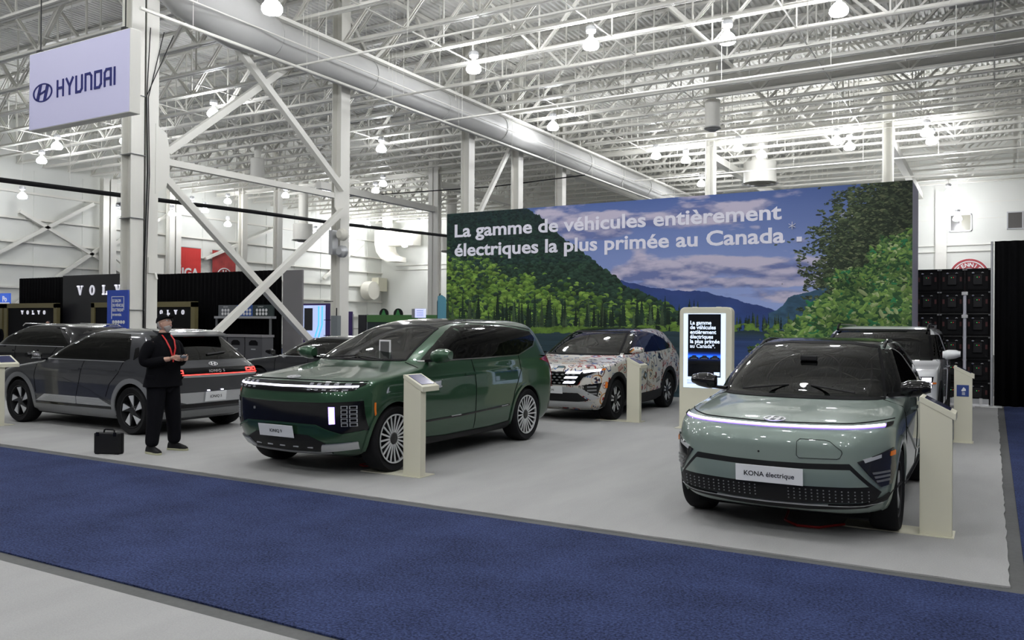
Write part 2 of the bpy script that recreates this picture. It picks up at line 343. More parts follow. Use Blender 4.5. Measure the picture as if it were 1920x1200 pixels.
def build_joists():
    ys = [18.2-2.2*k for k in range(11, 0, -1)]+[18.2, 20.4, 22.3, 24.1, 26.1, 27.8]+[29.3+1.45*k for k in range(8)]
    for i, y in enumerate(ys):
        near = 14 < y < 29
        k = i-11
        lab = ('white steel roof joist over the cars, %s counting back from the duct elbow' % ORD[k]) if k >= 0 else ('white steel roof joist, %s from the duct elbow towards the camera' % ORD[-k-1])
        joist(y, -18.2, 8.6, lab, near, 'roof joists over the stand')
    ys2 = [18.2-2.2*k for k in range(9, 0, -1)]+[18.2, 20.2, 22.1]+[23.9+1.5*k for k in range(11)]
    for i, y in enumerate(ys2):
        k = i-9
        lab = ('white steel joist of the left bay, %s behind the nearest column' % ORD[k]) if k >= 0 else ('white steel joist of the left bay, %s this side of the nearest column' % ORD[-k-1])
        joist(y, -48.4, -19.3, lab, 12 < y < 20, 'roof joists of the left bay')
    for i in range(10):
        joist(42.6+1.8*i, -48.4, 10, 'white steel roof truss of the far bay, %s counted from the row of far columns' % ORD[i], False, 'roof trusses of the far bay')
    # girders along the column lines
    for x, y0, y1, lab in ((-18.8, 5, 59.8, 'long white roof girder above the big duct'), (8.8, 5, 59.8, 'long white roof girder at the right, beyond the stand')):
        o = empty('roof_girder', (x, y0, ZB), 0, lab, 'girder'); L = y1-y0
        MB().box(-.12, 0, -.05, .12, L, .12).build('bottom_chord', 'steel_white', o); MB().box(-.12, 0, ZT-ZB-.15, .12, L, ZT-ZB).build('top_chord', 'steel_white', o)
        n = int(L/2.5); st = MB()
        for k in range(n): st.bar((0, k*2.5, .1 if k % 2 else ZT-ZB-.1), (0, (k+1)*2.5, ZT-ZB-.1 if k % 2 else .1), .12)
        tag(st.build('web', 'steel_white', o), kind='stuff')
    o = empty('roof_girder', (-48.4, 41, ZB-.3), 0, 'white girder carried by the row of far columns', 'girder')
    MB().box(0, -.12, .3, 57, .12, .33).build('bottom_flange', 'steel_white', o); MB().box(0, -.02, .33, 57, .02, .53).build('web', 'steel_white', o); MB().box(0, -.12, .53, 57, .12, .56).build('top_flange', 'steel_white', o)
    # bridging rods along the depth, sprinkler pipes across
    st = MB()
    for x in (-15.6, -10.4, -5.2, 0, 5.2): st.bar((x, 2, ZB+.05), (x, 41, ZB+.05), .035)
    for x in (-45, -40, -35, -30, -26.2): st.bar((x, 2, ZB+.05), (x, 41, ZB+.05), .035)
    tag(st.build('bridging', 'steel_white'), 'thin white bridging rods tying the joists together', 'rods', kind='stuff')
    for y, x0, z, lab in ((17.9, -18.9, 9.27, 'thin white sprinkler pipe crossing in front of the duct, nearest one'), (21.9, -18.9, 9.27, 'thin white sprinkler pipe crossing in front of the duct, middle one'), (25.4, -18.9, 9.27, 'thin white sprinkler pipe crossing in front of the duct, farthest one'), (36.2, -17, 10.4, 'thin white sprinkler pipe high over the landscape wall'), (42.6, -17, 9.6, 'thin white pipe just above the landscape wall'), (46.9, -17, 9.4, 'thin white pipe low above the landscape wall')):
        o = empty('sprinkler_pipe', (0, y, z), 0, lab, 'pipe')
        MB().tube([(x0, 0, 0), (9, 0, 0)], .035, 8).build('pipe', 'steel_white', o)
        h = MB()
        for k in range(8): h.tube([(x0+2+k*3.2, 0, 0), (x0+2+k*3.2, 0, ZT-z)], .008, 4)
        tag(h.build('hanger', 'steel_white', o), kind='stuff')
build_joists()

# ------------------------------------------------------------------ ducts and pipes
def build_ducts():
    o = empty('air_duct', (-18.1, 0, 9.92), 0, 'large round white-grey air duct running back above the line of columns', 'duct')
    MB().tube([(0, 17.2, 0), (0, 59.8, 0)], .56, 32).build('duct_run', 'duct', o, smooth=True)
    MB().tube([(-.6, 11.0, 3.4), (-.35, 12.0, 2.7), (-.15, 13.2, 1.55), (-.05, 14.6, .55), (0, 16.0, .1), (0, 17.2, 0)], [.95, .95, .93, .9, .78, .57], 32).build('duct_elbow', 'duct', o, smooth=True)
    for y in (17.2, 21.4, 25.6, 29.8, 34, 38.2, 42.4, 46.6): MB().lathe([(.565, -.02), (.585, -.02), (.585, .02), (.565, .02)], 32, 'y', (0, y, 0)).build('duct_flange', 'duct', o, smooth=True)
    MB().tube([(-.12, 13.9, 1.05), (-.1, 14.1, .9)], .97, 32).build('duct_collar', 'silver_dark', o, smooth=True)
    g = MB()
    for y in range(18, 58, 4): g.tube([(.5, y, 0), (.5, y, 3.45)], .01, 5).tube([(-.5, y, 0), (-.5, y, 3.45)], .01, 5)
    tag(g.build('hanger', 'steel_white', o), kind='stuff')
    o = empty('girder_flange', (0, 0, 0), 0, 'bright white edge beam along the top of the big duct', 'beam')
    MB().box(-17.72, 12, 10.36, -17.55, 59, 10.46).build('beam', 'steel_white', o)
    g = MB()
    for y in range(13, 58, 6): g.bar((-17.64, y, 10.4), (-17.64, y, ZT), .03)
    tag(g.build('hanger', 'steel_white', o), kind='stuff')
    for (x, z, r, lab) in ((-18.2+.75, 9.12, .045, 'white steel pipe running back below the big duct'), (-17.3, 9.72, .02, 'thin conduit running back across the side of the big duct')):
        o = empty('pipe_run', (x, 0, z), 0, lab, 'pipe'); MB().tube([(0, 12.5, 0), (0, 59, 0)], r, 8).build('pipe', 'steel_white', o, smooth=True)
        g = MB()
        for y in range(14, 58, 4): g.tube([(0, y, 0), (0, y, ZT-z)], .007, 4)
        tag(g.build('hanger', 'steel_white', o), kind='stuff')
    o = empty('hanging_hose', (0, 0, 0), 0, 'thick black cable hose slung across the left bay behind the nearest column', 'cable')
    MB().tube([(-25, 8, 5.75), (-25, 13.4, 5.81), (-25, 17.6, 5.9), (-25, 23, 6.03), (-25, 27.5, 6.09), (-25, 41, 6.5)], .075, 8).build('hose', 'black_plastic', o, smooth=True)
    g = MB()
    for y in (15.5, 22, 30): g.tube([(-25, y, 5.95), (-25, y, ZT)], .01, 4)
    g.build('hanger', 'steel_white', o)
    o = empty('hanging_hose', (0, 0, 0), 0, 'black cable strung far back above the left end of the landscape wall', 'cable')
    MB().tube([(-33, 36, 8.9), (-22, 36, 8.7), (-17, 36.2, 8.9)], .03, 6).build('hose', 'black_plastic', o, smooth=True)
    # crosswise duct up in the joists at right
    o = empty('air_duct', (0, 32.9, 11.35), 0, 'dull white air duct lying between the joists over the landscape wall', 'duct')
    MB().tube([(-9.6, 0, 0), (9, 0, 0)], .40, 24).build('duct_run', 'steel_white', o, smooth=True)
    MB().tube([(-9.3, 0, 0), (-9.3, 0, 2.0)], .3, 16).build('duct_riser', 'duct', o, smooth=True)
    o = empty('air_duct', (0, 28.4, 12.0), 0, 'round air duct hugging the roof at the far right corner of the view', 'duct')
    MB().tube([(-1.2, 0, 0), (9, 0, 0)], .6, 24).build('duct_run', 'duct', o, smooth=True)
    MB().lathe([(.61, -.04), (.66, -.04), (.66, .04), (.61, .04)], 24, 'x', (-.6, 0, 0)).build('duct_flange', 'steel_white', o)
    MB().tube([(0, 0, 0), (0, 0, 1.4)], .3, 16).build('duct_riser', 'duct', o, smooth=True)
    # hanging round diffusers
    for (x, y, z, r, lab) in ((-9.9, 33.2, 9.75, .30, 'white drum-shaped air diffuser hanging over the words on the landscape wall'), (-33.5, 31.0, 9.2, .36, 'white drum-shaped air diffuser hanging between the braces of the nearest bay'), (-43.2, 30.0, 8.5, .36, 'white drum-shaped air diffuser hanging at far left left of the nearest column'), (-42.5, 43.6, 7.6, .7, 'wide white air diffuser hanging low beyond the strut'), (-10.9, 45.3, 9.4, .85, 'big white air diffuser just above the top edge of the landscape wall'), (-35.5, 52, 7.2, .8, 'pale air diffuser hanging low beside the far curved duct')):
        o = empty('air_diffuser', (x, y, z), 0, lab, 'diffuser')
        MB().lathe([(r, .0), (r, 1.1), (r*.6, 1.15), (.0001, 1.15)], 24).build('drum', 'steel_white', o, smooth=True)
        for k in range(3): MB().lathe([(r*(1.15-.3*k), -.04-.05*k), (r*(1.0-.3*k), .02-.05*k)], 24).build('cone_ring', 'silver', o, smooth=True)
        MB().tube([(0, 0, 1.1), (0, 0, ZT-z)], r*.5, 12).build('drop_pipe', 'steel_white', o, smooth=True)
    # curved square duct on the far wall
    o = empty('air_duct', (-46.4, 58, 0), 0, 'pale curved duct drop on the far left wall beyond the loudspeaker column', 'duct')
    pr = [(-1, 9.9), (3.2, 9.9), (3.2, 8.5), (.4, 8.5), (.55, 8.0), (.95, 7.65), (1.6, 7.5), (1.6, 7.1), (.5, 7.1), (-.3, 7.4), (-.8, 8.0), (-1, 8.7)]
    MB().prism(pr, -.6, .6, 'y').build('duct_drop', 'steel_cream', o); MB().box(-.4, -.2, 9.9, .4, .2, 13.38).build('hanger', 'steel_cream', o)
build_ducts()

# ------------------------------------------------------------------ high-bay lamps
LAMPS = [(-14.63,13.94,9.14,'high-bay lamp cut by the top edge of the photo, above the duct'),(-14.77,22.86,10.15,'high-bay lamp just right of the duct, fully in view near the top'),(-10.44,22.6,10.15,'high-bay lamp with bright flare, second right of the duct'),(-6.76,24.11,10.15,'high-bay lamp high above the word entierement'),(-3.57,23.3,10.15,'high-bay lamp cut by the top edge of the photo, right part'),
(-16.17,31.24,10.15,'high-bay lamp beside the duct above the landscape wall'),(-25.48,31.31,10.15,'high-bay lamp seen left of the second duct column'),(-27.12,22.77,10.15,'high-bay lamp crossed by the rising brace'),(-38.87,23.44,10.15,'high-bay lamp right under the bottom edge of the hanging sign'),(-34.89,24.28,10.15,'high-bay lamp touching the left side of the nearest column'),(-43.06,25.15,10.15,'high-bay lamp under the left corner of the hanging sign'),
(-14.47,39.05,10.15,'high-bay lamp first of the pair above the word entierement'),(-13.51,40.77,10.15,'high-bay lamp second of the pair above the word entierement'),(-10.43,39.12,10.15,'high-bay lamp left of the pair right of the middle far column'),(-9.85,41.24,10.15,'high-bay lamp right of the pair right of the middle far column'),(-6.17,39.74,10.15,'high-bay lamp left of the pair before the tree-end column'),(-5.83,41.33,10.15,'high-bay lamp right of the pair before the tree-end column'),(-2.52,39.83,10.15,'high-bay lamp upper of the pair at the right above the curtain'),(-2.43,41.76,10.15,'high-bay lamp lower of the pair at the right above the curtain'),
(-2.4,57.0,9.95,'high-bay lamp far back above the small dark window'),(-1.91,57.0,8.36,'high-bay lamp hanging in front of the small dark window'),(-14.98,48.07,10.15,'high-bay lamp just left of the middle far column, low over the wall'),(-46.5,26.11,8.66,'high-bay lamp at the far left edge above the drapes'),(-46.5,31.94,8.41,'high-bay lamp by the left wall left of the nearest column'),(-46.5,34.4,8.95,'high-bay lamp just right of the nearest column'),(-46.5,35.8,8.84,'small high-bay lamp right of the nearest column, farther'),(-46.5,37.34,9.64,'small high-bay lamp above the black hose'),(-46.5,38.39,9.37,'small high-bay lamp under the black hose'),(-45.97,39.88,10.15,'high-bay lamp above the second red banner'),(-46.5,40.35,8.64,'high-bay lamp lower over the second red banner'),(-42.62,41.34,10.15,'high-bay lamp left of two close together under the strut'),(-40.43,39.83,10.15,'high-bay lamp right of two close together under the strut'),(-36.63,39.6,10.15,'high-bay lamp touching the left side of the loudspeaker column'),(-33.85,41.06,10.15,'high-bay lamp lower left of two right of the loudspeaker column'),(-31.78,39.24,10.15,'high-bay lamp upper right of two right of the loudspeaker column'),(-46.5,47.0,8.87,'small far lamp left in the row left of the loudspeaker column'),(-46.5,49.1,8.87,'small far lamp right in the row left of the loudspeaker column'),(-46.5,52.93,9.42,'small far lamp touching the right side of the loudspeaker column'),(-46.5,53.27,8.7,'small far lamp below it beside the loudspeaker column'),(-46.33,55.23,10.15,'small far lamp left over the curved duct'),(-45.72,57.0,10.07,'small far lamp right over the curved duct'),(-43.73,57.0,8.46,'small far lamp below the curved duct'),(-42.19,56.89,10.15,'small far lamp left of the wide double column')]
mb = MB().lathe([(.0001, .0), (.13, .0), (.205, -.02+.04), (.245, .09), (.235, .17), (.16, .28), (.09, .34), (.0001, .36)], 20); DOME = mb.mesh('dome'); DOME.materials.append(MAT['lamp_glow']); DOME.shade_smooth()
mb = MB().lathe([(.085, .34), (.07, .42), (.07, .47), (.14, .50), (.16, .56), (.16, .66), (.12, .70), (.0001, .70)], 12); DOME2 = DOME.copy(); DOME2.materials[0] = MAT['lamp_glow_far']; CAPM = mb.mesh('cap'); CAPM.materials.append(MAT['lamp_metal'])
def lamp(x, y, z, label, group, far=False):
    o = empty('high_bay_lamp', (x, y, z-.2), 0, label, 'lamp', group)
    link('diffuser', DOME2 if far else DOME, None, o); link('ballast', CAPM, None, o)
    MB().tube([(0, 0, .69), (0, 0, ZT-z+.29)], .012, 5).build('rod', 'steel_white', o)
def build_lamps():
    for i, L in enumerate(LAMPS): lamp(*L, 'high-bay lamps under the roof', L[0] < -30 and 19 <= i < 38)
    for k, x in enumerate((-16, -10.5, -5.5)): lamp(x, 51, 7.4, 'added high-bay lamp hidden behind the landscape wall, %s from its left end' % ORD[k], 'added lamps behind the landscape wall')  # unseen lamps added to brighten the roof of the far bay
    i = 0
    for ri, (y, x0) in enumerate(((12.0, -12), (4.5, -16), (-3, -14), (-9.5, -12))):
        for k in range(5 if y > 10 else 6):
            lamp(x0+k*4.4, y, 10.15, 'high-bay lamp over the aisle, %s from the left in the %s row towards the camera' % (ORD[k], ORD[ri]), 'high-bay lamps over the aisle'); i += 1
    for k, (x, y) in enumerate(((-24, 4), (-22, 9), (-32, 6), (-31, 10), (-40, 8))): lamp(x, y, 10.15, 'unseen high-bay lamp left of the aisle, %s going away to the left' % ORD[k], 'high-bay lamps over the aisle')  # out of view; some of these are added to brighten the upper left
build_lamps()
# ------------------------------------------------------------------ car builder
def pchip(X, t):
    """rows of controls on an even index, monotone cubic per column"""
    X = np.array(X, float); n = len(X); d = X[1:]-X[:-1]; m = np.zeros_like(X)
    a = d[:-1]; b = d[1:]
    with np.errstate(divide='ignore', invalid='ignore'): h = np.where(a*b > 0, 2*a*b/(a+b), 0)
    m[1:-1] = h; m[0] = d[0]; m[-1] = d[-1]
    i = np.clip(t.astype(int), 0, n-2); u = (t-i)[:, None]
    return (2*u**3-3*u**2+1)*X[i]+(u**3-2*u**2+u)*m[i]+(-2*u**3+3*u**2)*X[i+1]+(u**3-u**2)*m[i+1]
def slice_half(xf, xr, w, aF, ryF, rxF, aR, ryR, rxR, inset=0.0, taper=.03):
    xf -= inset; xr += inset; w = max(w-inset, .02)
    ryF = min(ryF, w*.95); ryR = min(ryR, w*.95)
    pts = []
    # front from centre to corner
    for k in range(9):
        y = (w-ryF)*k/8; pts.append((xf-aF*(y/w)**2, y))
    for k in range(1, 9):
        a = PI/2*k/8; y = w-ryF+ryF*math.sin(a); pts.append((xf-aF*(y/w)**2-rxF*(1-math.cos(a)), y))
    x1 = pts[-1][0]
    rear = []
    for k in range(9):
        y = (w-ryR)*k/8; rear.append((xr+aR*(y/w)**2, y))
    for k in range(1, 9):
        a = PI/2*k/8; y = w-ryR+ryR*math.sin(a); rear.append((xr+aR*(y/w)**2+rxR*(1-math.cos(a)), y))
    x0 = rear[-1][0]
    side = [(x1+(x0-x1)*k/24, w) for k in range(1, 24)]
    L = pts+side+rear[::-1]
    xm = (xf+xr)/2; hl = (xf-xr)/2+1e-6
    return [(x, y*(1-taper*((x-xm)/hl)**2)) for x, y in L]
def body_mesh(ctrl, inset=0.0, zlo=None, zhi=None, sub=5, taper=.03):
    n = len(ctrl); t = np.linspace(0, n-1, (n-1)*sub+1); R = pchip(ctrl, t)
    rings = []
    for row in R:
        z = row[0]
        if zlo is not None and z < zlo: continue
        if zhi is not None and z > zhi: continue
        h = slice_half(*[float(q) for q in row[1:]], inset=inset, taper=taper)
        rings.append([(x, y, float(z)) for x, y in h]+[(x, -y, float(z)) for x, y in h[-2:0:-1]])
    N = len(rings[0]); vs = [p for r in rings for p in r]; fs = []
    for i in range(len(rings)-1):
        for j in range(N): fs.append((i*N+j, i*N+(j+1) % N, (i+1)*N+(j+1) % N, (i+1)*N+j))
    # caps as strips across
    half = N//2
    for base, flip in ((0, True), ((len(rings)-1)*N, False)):
        for j in range(half):
            a, b, c, d = base+j, base+j+1, base+(N-j-1) % N, base+(N-j) % N
            q = (a, b, c, d) if j else (a, b, c)
            if j == half-1: q = (a, b, d)
            fs.append(q[::-1] if flip else q)
    me = bpy.data.meshes.new('body'); me.from_pydata(vs, [], fs)
    bm = bmesh.new(); bm.from_mesh(me); bmesh.ops.recalc_face_normals(bm, faces=bm.faces); bm.to_mesh(me); bm.free()
    return me
def boolean(o, cutters):
    for c in cutters:
        m = o.modifiers.new('b', 'BOOLEAN'); m.operation = 'DIFFERENCE'; m.object = c; m.solver = 'EXACT'
    dg = bpy.context.evaluated_depsgraph_get(); me = bpy.data.meshes.new_from_object(o.evaluated_get(dg))
    o.modifiers.clear(); o.data = me
    for c in cutters: bpy.data.objects.remove(c)
class Skin:
    """projects flat outlines onto the car's outer surface as thin raised parts"""
    def __init__(s, me):
        s.me = me; bm = bmesh.new(); bm.from_mesh(me); s.bvh = BVHTree.FromBMesh(bm); bm.free()
        s.vn = [v.normal.copy() for v in me.vertices]; s.vc = [v.co.copy() for v in me.vertices]; s.pv = [tuple(p.vertices) for p in me.polygons]
    def smooth_normal(s, idx, p):
        vs = s.pv[idx]; w = poly_3d_calc([s.vc[i] for i in vs], p); n = Vector((0, 0, 0))
        for k, i in enumerate(vs): n += s.vn[i]*w[k]
        return n.normalized()
    def hit(s, view, a, b):
        if view == 'left': o = Vector((a, 3, b)); d = Vector((0, -1, 0))
        elif view == 'right': o = Vector((a, -3, b)); d = Vector((0, 1, 0))
        elif view == 'front': o = Vector((5, a, b)); d = Vector((-1, 0, 0))
        elif view == 'rear': o = Vector((-5, a, b)); d = Vector((1, 0, 0))
        elif view == 'top': o = Vector((a, b, 4)); d = Vector((0, 0, -1))
        h = s.bvh.ray_cast(o, d)
        if h[0] is None:
            h = s.bvh.find_nearest(o+d*(2.1 if view in ('left', 'right') else 2.8))
        n = s.smooth_normal(h[2], h[0])
        return h[0], n
    def patch(s, name, polys, view, m, parent, off=.004, th=.006, step=.07, smooth=True):
        bm = bmesh.new()
        if isinstance(polys[0][0], (int, float)): polys = [polys]
        for poly in polys:
            vs = [bm.verts.new((a, b, 0)) for a, b in poly]; bm.faces.new(vs)
        bmesh.ops.remove_doubles(bm, verts=bm.verts, dist=1e-5)
        bm.normal_update()
        bmesh.ops.triangulate(bm, faces=[f for f in bm.faces if len(f.verts) > 4])
        A = [v.co.copy() for v in bm.verts]
        for ax in (0, 1):
            lo = min(c[ax] for c in A); hi = max(c[ax] for c in A); k = math.ceil(lo/step)
            while k*step < hi:
                no = Vector((1, 0, 0)) if ax == 0 else Vector((0, 1, 0))
                if k*step > lo+1e-4: bmesh.ops.bisect_plane(bm, geom=bm.verts[:]+bm.edges[:]+bm.faces[:], plane_co=no*(k*step), plane_no=no, dist=1e-5)
                k += 1
        bmesh.ops.triangulate(bm, faces=[f for f in bm.faces if len(f.verts) > 4])
        nrm = []
        for v in bm.verts:
            p, n = s.hit(view, v.co.x, v.co.y); v.co = p; nrm.append(n)
        bm.verts.index_update(); V0 = [v.co.copy() for v in bm.verts]
        bed = [e for e in bm.edges if e.is_boundary]
        n0 = len(V0); V = [tuple(V0[i]+nrm[i]*(off+th)) for i in range(n0)]+[tuple(V0[i]-nrm[i]*.004) for i in range(n0)]
        F = [tuple(v.index for v in f.verts) for f in bm.faces]
        F += [(e.verts[0].index, e.verts[1].index, n0+e.verts[1].index, n0+e.verts[0].index) for e in bed]
        bm.free()
        me = bpy.data.meshes.new(name); me.from_pydata(V, [], F)
        bm = bmesh.new(); bm.from_mesh(me); bmesh.ops.recalc_face_normals(bm, faces=bm.faces); bm.to_mesh(me); bm.free()
        o = link(name, me, m, parent)
        if smooth:
            me.shade_smooth(); me.normals_split_custom_set_from_vertices([tuple(q) for q in nrm]*2)
        return o
    def line(s, name, pts, view, m, parent, w=.008, off=.003, th=.002, step=.05):
        """a thin strip along a polyline, on the surface"""
        vs = []; fs = []; P = []
        for i in range(len(pts)-1):
            a = Vector(pts[i]); b = Vector(pts[i+1]); k = max(1, int((b-a).length/step))
            for j in range(k): P.append(a+(b-a)*j/k)
        P.append(Vector(pts[-1]))
        for i, p in enumerate(P):
            d = (P[min(i+1, len(P)-1)]-P[max(i-1, 0)]).normalized(); n = Vector((-d.y, d.x))*w/2
            for q in (p-n, p+n):
                h, nn = s.hit(view, q.x, q.y); vs.append(h-nn*.003); vs.append(h+nn*(off+th))
        for i in range(len(P)-1):
            a = i*4; b = a+4
            fs += [(a+1, a+3, b+3, b+1), (a, a+1, b+1, b), (a+2, b+2, b+3, a+3)]
        mb = MB(); mb.add(vs, fs); return mb.build(name, m, parent, smooth=False)
def mirror_y(p): return [(-a, b) for a, b in p]
def wheel_proto(R, rim, style, tw=.235):
    """wheel with outer face towards +y; parts tyre, rim, hub, spokes"""
    root = empty('wheel'); h = tw/2
    MB().lathe([(rim*.98, -h*.8), (R*.93, -h), (R*.985, -h*.8), (R, -h*.45), (R, h*.45), (R*.985, h*.8), (R*.93, h), (rim*1.03, h*.82), (rim*.99, h*.7)], 48, 'y').build('tyre', 'rubber', root, smooth=True)
    MB().lathe([(rim*1.01, h*.72), (rim*1.0, h*.86), (rim*.955, h*.84), (rim*.93, h*.3), (rim*.90, -h*.6), (.05, -h*.6)], 48, 'y').build('rim', 'rim_barrel', root, smooth=True)
    MB().lathe([(rim*.88, -.02), (.0001, -.02)], 32, 'y').build('brake_disc', 'rim_barrel', root)
    hub = MB().lathe([(.0001, h*.78), (.055, h*.76), (.075, h*.6), (.08, h*.1)], 24, 'y')
    hub.build('hub', 'rim_black' if style != 'five' else 'rim_silver', root, smooth=True)
    if style == 'multi':      # many thin spokes
        MB().lathe([(rim*.985, h*.80), (rim*.98, h*.92), (rim*.93, h*.9), (rim*.93, h*.7)], 48, 'y').build('rim_lip', 'rim_silver', root, smooth=True)
        sp = MB()
        sp.bar((.07, h*.66, 0), (rim*.95, h*.86, 0), .02, .011, up=(0, 1, 0))
        me = sp.mesh()
        me.materials.append(MAT['rim_silver'])
        for k in range(20):
            o = link('spoke', me, None, root); o.rotation_euler = (0, 2*PI*k/20, 0)
    elif style in ('turbine', 'block', 'split_dark', 'five'):
        n = 5
        A = rim*.93
        for k in range(n):
            a0 = 2*PI*k/n+.2
            def P(r, a): return (r*math.cos(a0+a), r*math.sin(a0+a))
            if style == 'turbine':
                dark = [P(.06, -.5), P(A, -.30), P(A, .28), P(.06, .5)]; lit = [[P(A*.97, -.28), P(A*.97, .22), P(A*.30, .45)]]
            elif style == 'block':
                dark = [P(.06, -.5), P(A, -.25), P(A, .25), P(.06, .5)]; lit = [[P(A*.96, .02), P(A*.96, .22), P(.12, .35), P(.12, .12)]]
            elif style == 'split_dark':
                dark = [P(.06, -.5), P(A, -.3), P(A, .3), P(.06, .5)]; lit = [[P(A*.96, -.26), P(A*.96, -.15), P(.1, -.1), P(.1, -.4)], [P(A*.96, .15), P(A*.96, .26), P(.1, .4), P(.1, .1)]]
            else:
                dark = [P(.06, -.4), P(A, -.2), P(A, .2), P(.06, .4)]; lit = [dark]
            MB().prism(dark, h*.3, h*.66, 'y').build('spoke', 'rim_black', root)
            for L in lit: MB().prism(L, h*.66, h*.76, 'y').build('spoke_face', 'rim_silver', root)
    return root
def place_wheels(root, xf, xr, yo, R, proto, steer=0):
    w0 = proto; first = True
    for x in (xf, xr):
        for s in (1, -1):
            o = w0 if first else copy_tree(w0)
            first = False
            o.parent = root; o.location = (x, s*yo, R)
            o.rotation_euler = (0, 0, (0 if s > 0 else PI)+(steer if x == xf else 0))
def car_mirror(root, x, y, z, m, sgn=1, L=.20, H=.13, D=.2):
    """door mirror: rounded shell with a foot"""
    v = []; f = []; n = 16; k = 10
    for i in range(k+1):
        t = i/k; e = max(.42, (1-abs(2*t-1)**3.2))**(1/2.4)
        for j in range(n):
            a = 2*PI*j/n
            v.append((D*.5*e*math.cos(a)*(1.0 if math.cos(a) > 0 else .35), sgn*(t*L*1.25), H*.5*e*math.sin(a)*(1-.25*t)+.02*t))
    for i in range(k):
        for j in range(n): f.append((i*n+j, i*n+(j+1) % n, (i+1)*n+(j+1) % n, (i+1)*n+j))
    f += [tuple(range(n)), tuple(k*n+j for j in range(n))]
    o = MB().add([(p[0]+x, p[1]+y+sgn*.05, p[2]+z) for p in v], f).build('door_mirror', m, root, smooth=True)
    MB().bar((x+.02, y-sgn*.06, z-.06), (x, y+sgn*.12, z-.045), .07, .03).build('mirror_foot', 'black_gloss', o)
    g = MB().prism([(y+sgn*.08, z-.045), (y+sgn*(L*1.2), z-.04), (y+sgn*(L*1.22), z+.045), (y+sgn*.08, z+.05)], x-D*.2, x-D*.16, 'x'); g.build('mirror_glass', 'chrome', o)
def interior(root, xs, w, zf=.45, hs=1.12, wheel=True, side=1, mat_='interior'):
    """seats, dash and steering wheel seen through the glass; xs: dash x, front seat x, rear seat x"""
    MB().box(xs[2]-.4, -w, zf-.12, xs[0]+.15, w, zf-.05).build('cabin_floor', 'interior', root)
    MB().prism([(xs[0]-.28, .62), (xs[0]-.30, .88), (xs[0]-.15, .99), (xs[0]+.35, .97), (xs[0]+.35, .62)], -w, w, 'y').build('dashboard', 'interior', root, bevel=.02)
    for xx in (xs[1], xs[2]):
        for s in (1, -1):
            o = MB().prism([(xx-.06, zf), (xx+.45, zf), (xx+.48, zf+.16), (xx+.05, zf+.2), (xx-.16, hs-.2), (xx-.28, hs-.2), (xx-.16, zf)], s*.37-.24, s*.37+.24, 'y').build('seat', mat_, root, bevel=.04)
            MB().box(xx-.30, s*.37-.12, hs-.16, xx-.19, s*.37+.12, hs+.06).build('headrest', mat_, o, bevel=.03)
    if wheel:
        c = Vector((xs[0]-.42, .37*side, .90)); m = MB(); pts = []
        for k in range(25):
            a = 2*PI*k/24; pts.append(c+Vector((-.06*math.sin(a), .18*math.cos(a), .17*math.sin(a))))
        m.tube(pts, .016, 6, False); m.bar(c, c+Vector((.2, 0, -.06)), .06); m.bar(c+Vector((0, -.17, 0)), c+Vector((0, .17, 0)), .03)
        m.build('steering_wheel', 'interior', root, smooth=True)
def emblem(name, parent, m, w=.17, h=.09, th=.008):
    """slanted H in an oval ring, lying in the local xz plane, facing -y"""
    mb = MB(); n = 32
    v = []; f = []
    for j in range(n):
        a = 2*PI*j/n
        for r, y in ((1, 0), (1, -th), (.86, -th), (.86, 0)): v.append((w/2*r*math.cos(a), y, h/2*r*math.sin(a)))
    for j in range(n):
        for q in range(4): f.append((j*4+q, j*4+(q+1) % 4, ((j+1) % n)*4+(q+1) % 4, ((j+1) % n)*4+q))
    mb.add(v, f)
    for s in (1, -1):
        mb.prism([(s*w*x, s*h*z) for x, z in ((-.33, -.34), (-.19, -.40), (-.03, .43), (-.17, .42))], -th, 0, 'y')
    mb.prism([(-.15*w, -.12*h), (.0, -.06*h), (.17*w, .02*h), (.15*w, .13*h), (0, .06*h), (-.17*w, -.02*h)], -th, 0, 'y')
    return mb.build(name, m, parent)
def put_on(o, skin, view, a, b, off=.004, roll=0):
    """seat a flat part (made facing -y) on the car's surface"""
    p, n = skin.hit(view, a, b)
    o.location = p+n*off
    y = -n; up = Vector((0, 0, 1)) if abs(n.z) < .95 else Vector((-1, 0, 0)); x = y.cross(up).normalized(); z = x.cross(y)
    o.rotation_euler = Matrix((x, y, z)).transposed().to_euler()
    return o
def plate(root, skin, view, a, b, s, w=.53, h=.145, size=.06, yaw=None, off=.02):
    e = MB().box(-w/2, -.006, -h/2, w/2, 0, h/2).build('number_plate', 'plate', root, bevel=.002)
    t = text('plate_lettering', s, size, 'ink', e, (0, -.0065, -size*.36), FACE_Y, ext=.001, align='CENTER', bold=.0008)
    put_on(e, skin, view, a, b, off)
    return e
